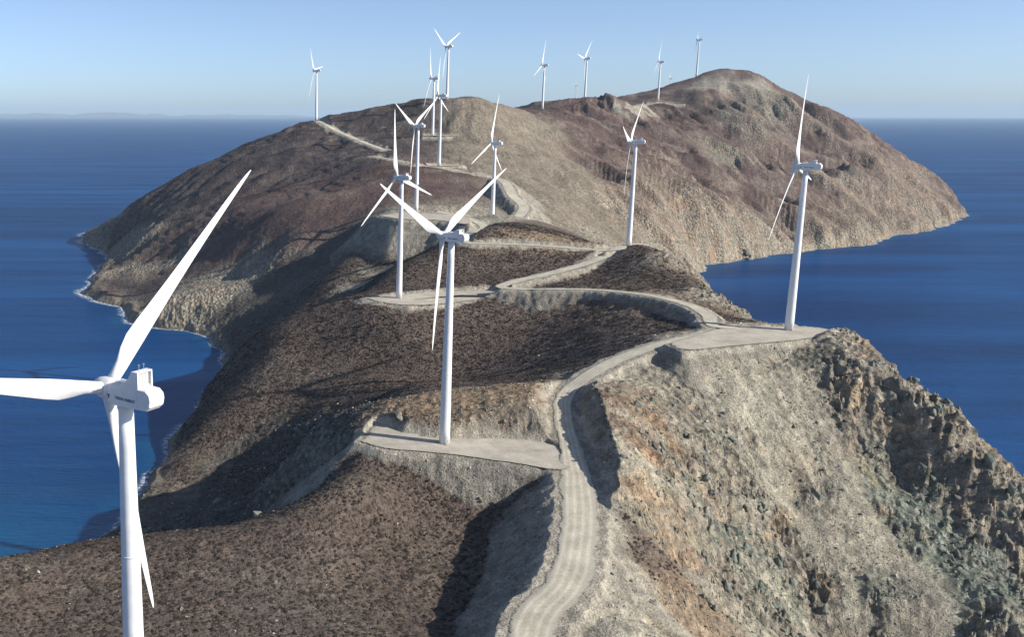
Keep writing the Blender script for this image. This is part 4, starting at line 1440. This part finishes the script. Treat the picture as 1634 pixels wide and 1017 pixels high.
x, y, r = scatter_points(150000, 170, 620, stone_weight)
z = height_at(x, y)
n = len(x)
sz = 0.16 + 0.30 * rng.uniform(0, 1, n) ** 2.5 + 0.7 * (rng.uniform(0, 1, n) ** 22)
sc3 = np.stack([sz * rng.uniform(0.7, 1.5, n), sz * rng.uniform(0.7, 1.5, n), sz * rng.uniform(0.6, 1.2, n)], 1)
rt3 = rng.uniform(-3, 3, (n, 3))
pick = rng.integers(0, 3, n)
for k, mt in enumerate((M_ROCK, M_ROCKG, M_PALE)):
    m_ = pick == k if k < 2 else (pick == k) & (rng.uniform(0, 1, n) < 0.35)
    me0 = rock_piece(60 + k)
    me0.materials.append(mt)
    me, ng = instance_group(np.stack([x, y, z], 1)[m_], sc3[m_], rt3[m_], bpy.data.objects.new('stone_piece', me0), 'rubble')
    o = obj('rubble', me, None, kind='stuff', label='loose grey and tan stones strewn over the bare slopes', cat='rubble', group='loose stones on the bare slopes')
    o.modifiers.new('scatter', 'NODES').node_group = ng
print('stones', n)


# angular blocks standing out of the crags
def crag_weight(x, y, r):
    cl = smooth(-0.05, 0.3, fbm(x / 17, y / 17, 3, 211))
    return smooth(0.45, 0.9, sample(ROCKM, x, y)) * (1 - sample(VEG, x, y)) * (0.05 + 0.95 * cl) * smooth(0.25, 0.6, sample(sl2, x, y)) * (sample(DIRT, x, y) < 0.3) * smooth(2, 6, height_at(x, y))


def block_piece(seed):
    r = random.Random(seed)
    bm = bmesh.new()
    for k in range(11):
        d = Vector((r.uniform(-1, 1), r.uniform(-1, 1), r.uniform(-1, 1)))
        d = d / max(abs(d.x), abs(d.y), abs(d.z)) * r.uniform(0.75, 1.05)
        bm.verts.new(d)
    res = bmesh.ops.convex_hull(bm, input=bm.verts[:])
    junk = [g for g in res['geom_interior'] if isinstance(g, bmesh.types.BMVert)]
    if junk:
        bmesh.ops.delete(bm, geom=junk, context='VERTS')
    me = bpy.data.meshes.new('block_piece')
    bm.to_mesh(me)
    bm.free()
    return me


x, y, r = scatter_points(90000, 200, 720, crag_weight)
z = height_at(x, y)
n = len(x)
sz = 0.35 + 0.9 * rng.uniform(0, 1, n) ** 3 + 1.6 * rng.uniform(0, 1, n) ** 14
sc3 = np.stack([sz * rng.uniform(0.5, 1.0, n), sz * rng.uniform(0.8, 1.8, n), sz * rng.uniform(0.6, 1.3, n)], 1)
# bedding: all blocks share one dip, with scatter
rt3 = np.stack([rng.normal(0.5, 0.25, n), rng.normal(0.55, 0.25, n), rng.normal(0.35, 0.3, n)], 1)
pick = rng.integers(0, 4, n)
for k, mt in enumerate((M_ROCK, M_ROCKG, M_ROCKG, M_ROCK)):
    m_ = pick == k
    me0 = block_piece(90 + k)
    me0.materials.append(mt)
    me, ng = instance_group(np.stack([x, y, z - 0.25 * sz], 1)[m_], sc3[m_], rt3[m_], bpy.data.objects.new('block_piece', me0), 'crag_blocks')
    o = obj('crag_blocks', me, None, kind='stuff', label='angular broken rock blocks of the crags on the bare right slope', cat='rocks', group='broken blocks of the crags')
    o.modifiers.new('scatter', 'NODES').node_group = ng
print('blocks', n)


# ------------------------------------------------------------------ rock outcrops and boulders
def hull_chunk(bm, c, s, r, n=14):
    b2 = bmesh.new()
    for k in range(n):
        d = Vector((r.gauss(0, 1), r.gauss(0, 1), r.gauss(0, 1))).normalized()
        b2.verts.new(Vector((d.x * s[0], d.y * s[1], d.z * s[2])) * r.uniform(0.75, 1.1))
    res = bmesh.ops.convex_hull(b2, input=b2.verts[:])
    junk = [g for g in res['geom_interior'] if isinstance(g, bmesh.types.BMVert)]
    if junk:
        bmesh.ops.delete(b2, geom=junk, context='VERTS')
    bmesh.ops.bevel(b2, geom=b2.edges[:], offset=0.06 * min(s), segments=1, affect='EDGES')
    q = Matrix.Rotation(r.uniform(0, 6.28), 4, 'Z') @ Matrix.Rotation(r.uniform(-0.35, 0.35), 4, 'X')
    me = bpy.data.meshes.new('tmp')
    b2.to_mesh(me)
    b2.free()
    me.transform(Matrix.Translation(c) @ q)
    bm.from_mesh(me)
    bpy.data.meshes.remove(me)


def outcrop(x, y, size, tall, n, seed, label, cat, mat, group=None, name='rock_outcrop', lean=(0.25, -0.1)):
    r = random.Random(seed)
    g = float(height_at(x, y)[0])
    bm = bmesh.new()
    for k in range(n):
        d = 0 if k == 0 else r.uniform(0.3, 1.0) * size
        a = r.uniform(0, 6.28)
        px, py = d * math.cos(a), d * math.sin(a)
        gz = float(height_at(x + px, y + py)[0]) - g
        s = size * (0.75 if k == 0 else r.uniform(0.3, 0.6))
        hh = s * tall * r.uniform(0.7, 1.1)
        hull_chunk(bm, Vector((px + lean[0] * hh * 0.3, py + lean[1] * hh * 0.3, gz + hh * 0.35)), (s, s * r.uniform(0.6, 0.95), hh), r)
    o = obj(name, bm_mesh(name, bm), mat, label=label, cat=cat, group=group)
    o.location = (x, y, g)
    return o


MATS = {'r': M_ROCK, 'g': M_ROCKG, 'p': M_PALE}
for i, (x, y, size, tall, n, m_, name, cat, label) in enumerate(OUTCROPS):
    outcrop(x, y, size, tall, n, 300 + i, label, cat, MATS[m_], group='rocks on the bare slopes', name=name)


# ------------------------------------------------------------------ surf along the coast
def foam_material():
    m, nt, bs, out = new_mat('surf_foam')
    p = geo_pos(nt)
    a = attr(nt, 'fade').outputs['Fac']
    n1 = noise(nt, p, 0.28, 5, 0.7)
    k = maths(nt, 'MULTIPLY', ramp(nt, n1, [(0.42, (0, 0, 0)), (0.6, (1, 1, 1))]), a)
    tr = nt.nodes.new('ShaderNodeBsdfTransparent')
    mx = nt.nodes.new('ShaderNodeMixShader')
    nt.links.new(k, mx.inputs[0])
    nt.links.new(tr.outputs[0], mx.inputs[1])
    nt.links.new(bs.outputs[0], mx.inputs[2])
    nt.links.new(mx.outputs[0], out.inputs[0])
    bs.inputs['Base Color'].default_value = (0.72, 0.76, 0.78, 1)
    bs.inputs['Roughness'].default_value = 0.8
    return m


M_FOAM = foam_material()
CL = COAST_LINE
nC = len(CL)
vs, qs, fd = [], [], []
tan_ = np.roll(CL, -1, axis=0) - np.roll(CL, 1, axis=0)
tan_ /= np.linalg.norm(tan_, axis=1, keepdims=True) + 1e-9
nrm_ = np.stack([-tan_[:, 1], tan_[:, 0]], 1)
sgn = np.where(coast_sdf(CL[:, 0] + nrm_[:, 0] * 6, CL[:, 1] + nrm_[:, 1] * 6) > 0, -1.0, 1.0)
for i in range(nC):
    nrm = nrm_[i] * sgn[i]
    dist = np.linalg.norm(CL[i])
    wid = (2.6 + 7.0 * max(0, float(fbm(CL[i][0] / 60, CL[i][1] / 60, 2, 131)))) * (0.8 + dist / 1300)
    wid *= 0.55 if CL[i][0] > 300 else (1.9 if dist > 1000 else 1.0)
    for q, f in ((-3.0, 1.0), (wid * 0.35, 0.95), (wid, 0.0)):
        p = CL[i] + nrm * q
        vs.append((p[0], p[1], 0.06))
        fd.append(f)
for i in range(nC):
    j = (i + 1) % nC
    for k in range(2):
        qs.append((i * 3 + k, i * 3 + k + 1, j * 3 + k + 1, j * 3 + k))
me = grid_mesh('surf', np.array(vs), np.array(qs))
if sum(p.normal.z for p in me.polygons) < 0:
    me.flip_normals()
at = me.attributes.new('fade', 'FLOAT', 'POINT')
at.data.foreach_set('value', np.array(fd, np.float32))
obj('surf', me, M_FOAM, kind='stuff', label='thin white surf along the foot of the cliffs', cat='surf')

# ------------------------------------------------------------------ far land on the horizon
M_FAR = plain('far_land', (0.16, 0.13, 0.11), 0.95, 0.1, 0.2)


def far_land(name, x0, x1, y0, hmax, seed):
    nx, ny = 160, 14
    vs, qs = [], []
    for i in range(nx + 1):
        t = i / nx
        x = x0 + (x1 - x0) * t
        env = math.sin(math.pi * t) ** 0.6
        for j in range(ny + 1):
            s = j / ny * 2 - 1
            h = hmax * env * (1 - s * s) * (0.55 + 0.9 * float(fbm(x / 2600, s * 0.8 + seed, 4, seed)))
            vs.append((x, y0 + s * 2600, max(h, 0) - 4.0))
    for i in range(nx):
        for j in range(ny):
            a = i * (ny + 1) + j
            qs.append((a, a + ny + 1, a + ny + 2, a + 1))
    obj(name, grid_mesh(name, np.array(vs), np.array(qs)), M_FAR, kind='structure')


far_land('far_coast_hills', -22000, 2500, 57000, 330, 3)

# ------------------------------------------------------------------ haze: the air over the sea
bm = bmesh.new()
box(bm, -66000, 66000, -66000, 66000, -16.0, 470.0)
me = bm_mesh('haze', bm)
hz_m = bpy.data.materials.new('haze_air')
hz_m.use_nodes = True
nt = hz_m.node_tree
nt.nodes.clear()
out = nt.nodes.new('ShaderNodeOutputMaterial')
pv = nt.nodes.new('ShaderNodeVolumePrincipled')
pv.inputs['Color'].default_value = (0.62, 0.82, 1.0, 1)
pv.inputs['Density'].default_value = HAZE_DENSITY
pv.inputs['Anisotropy'].default_value = 0.0
nt.links.new(pv.outputs[0], out.inputs['Volume'])
obj('haze', me, hz_m, kind='stuff', label='thin blue sea haze over the whole view', cat='haze')
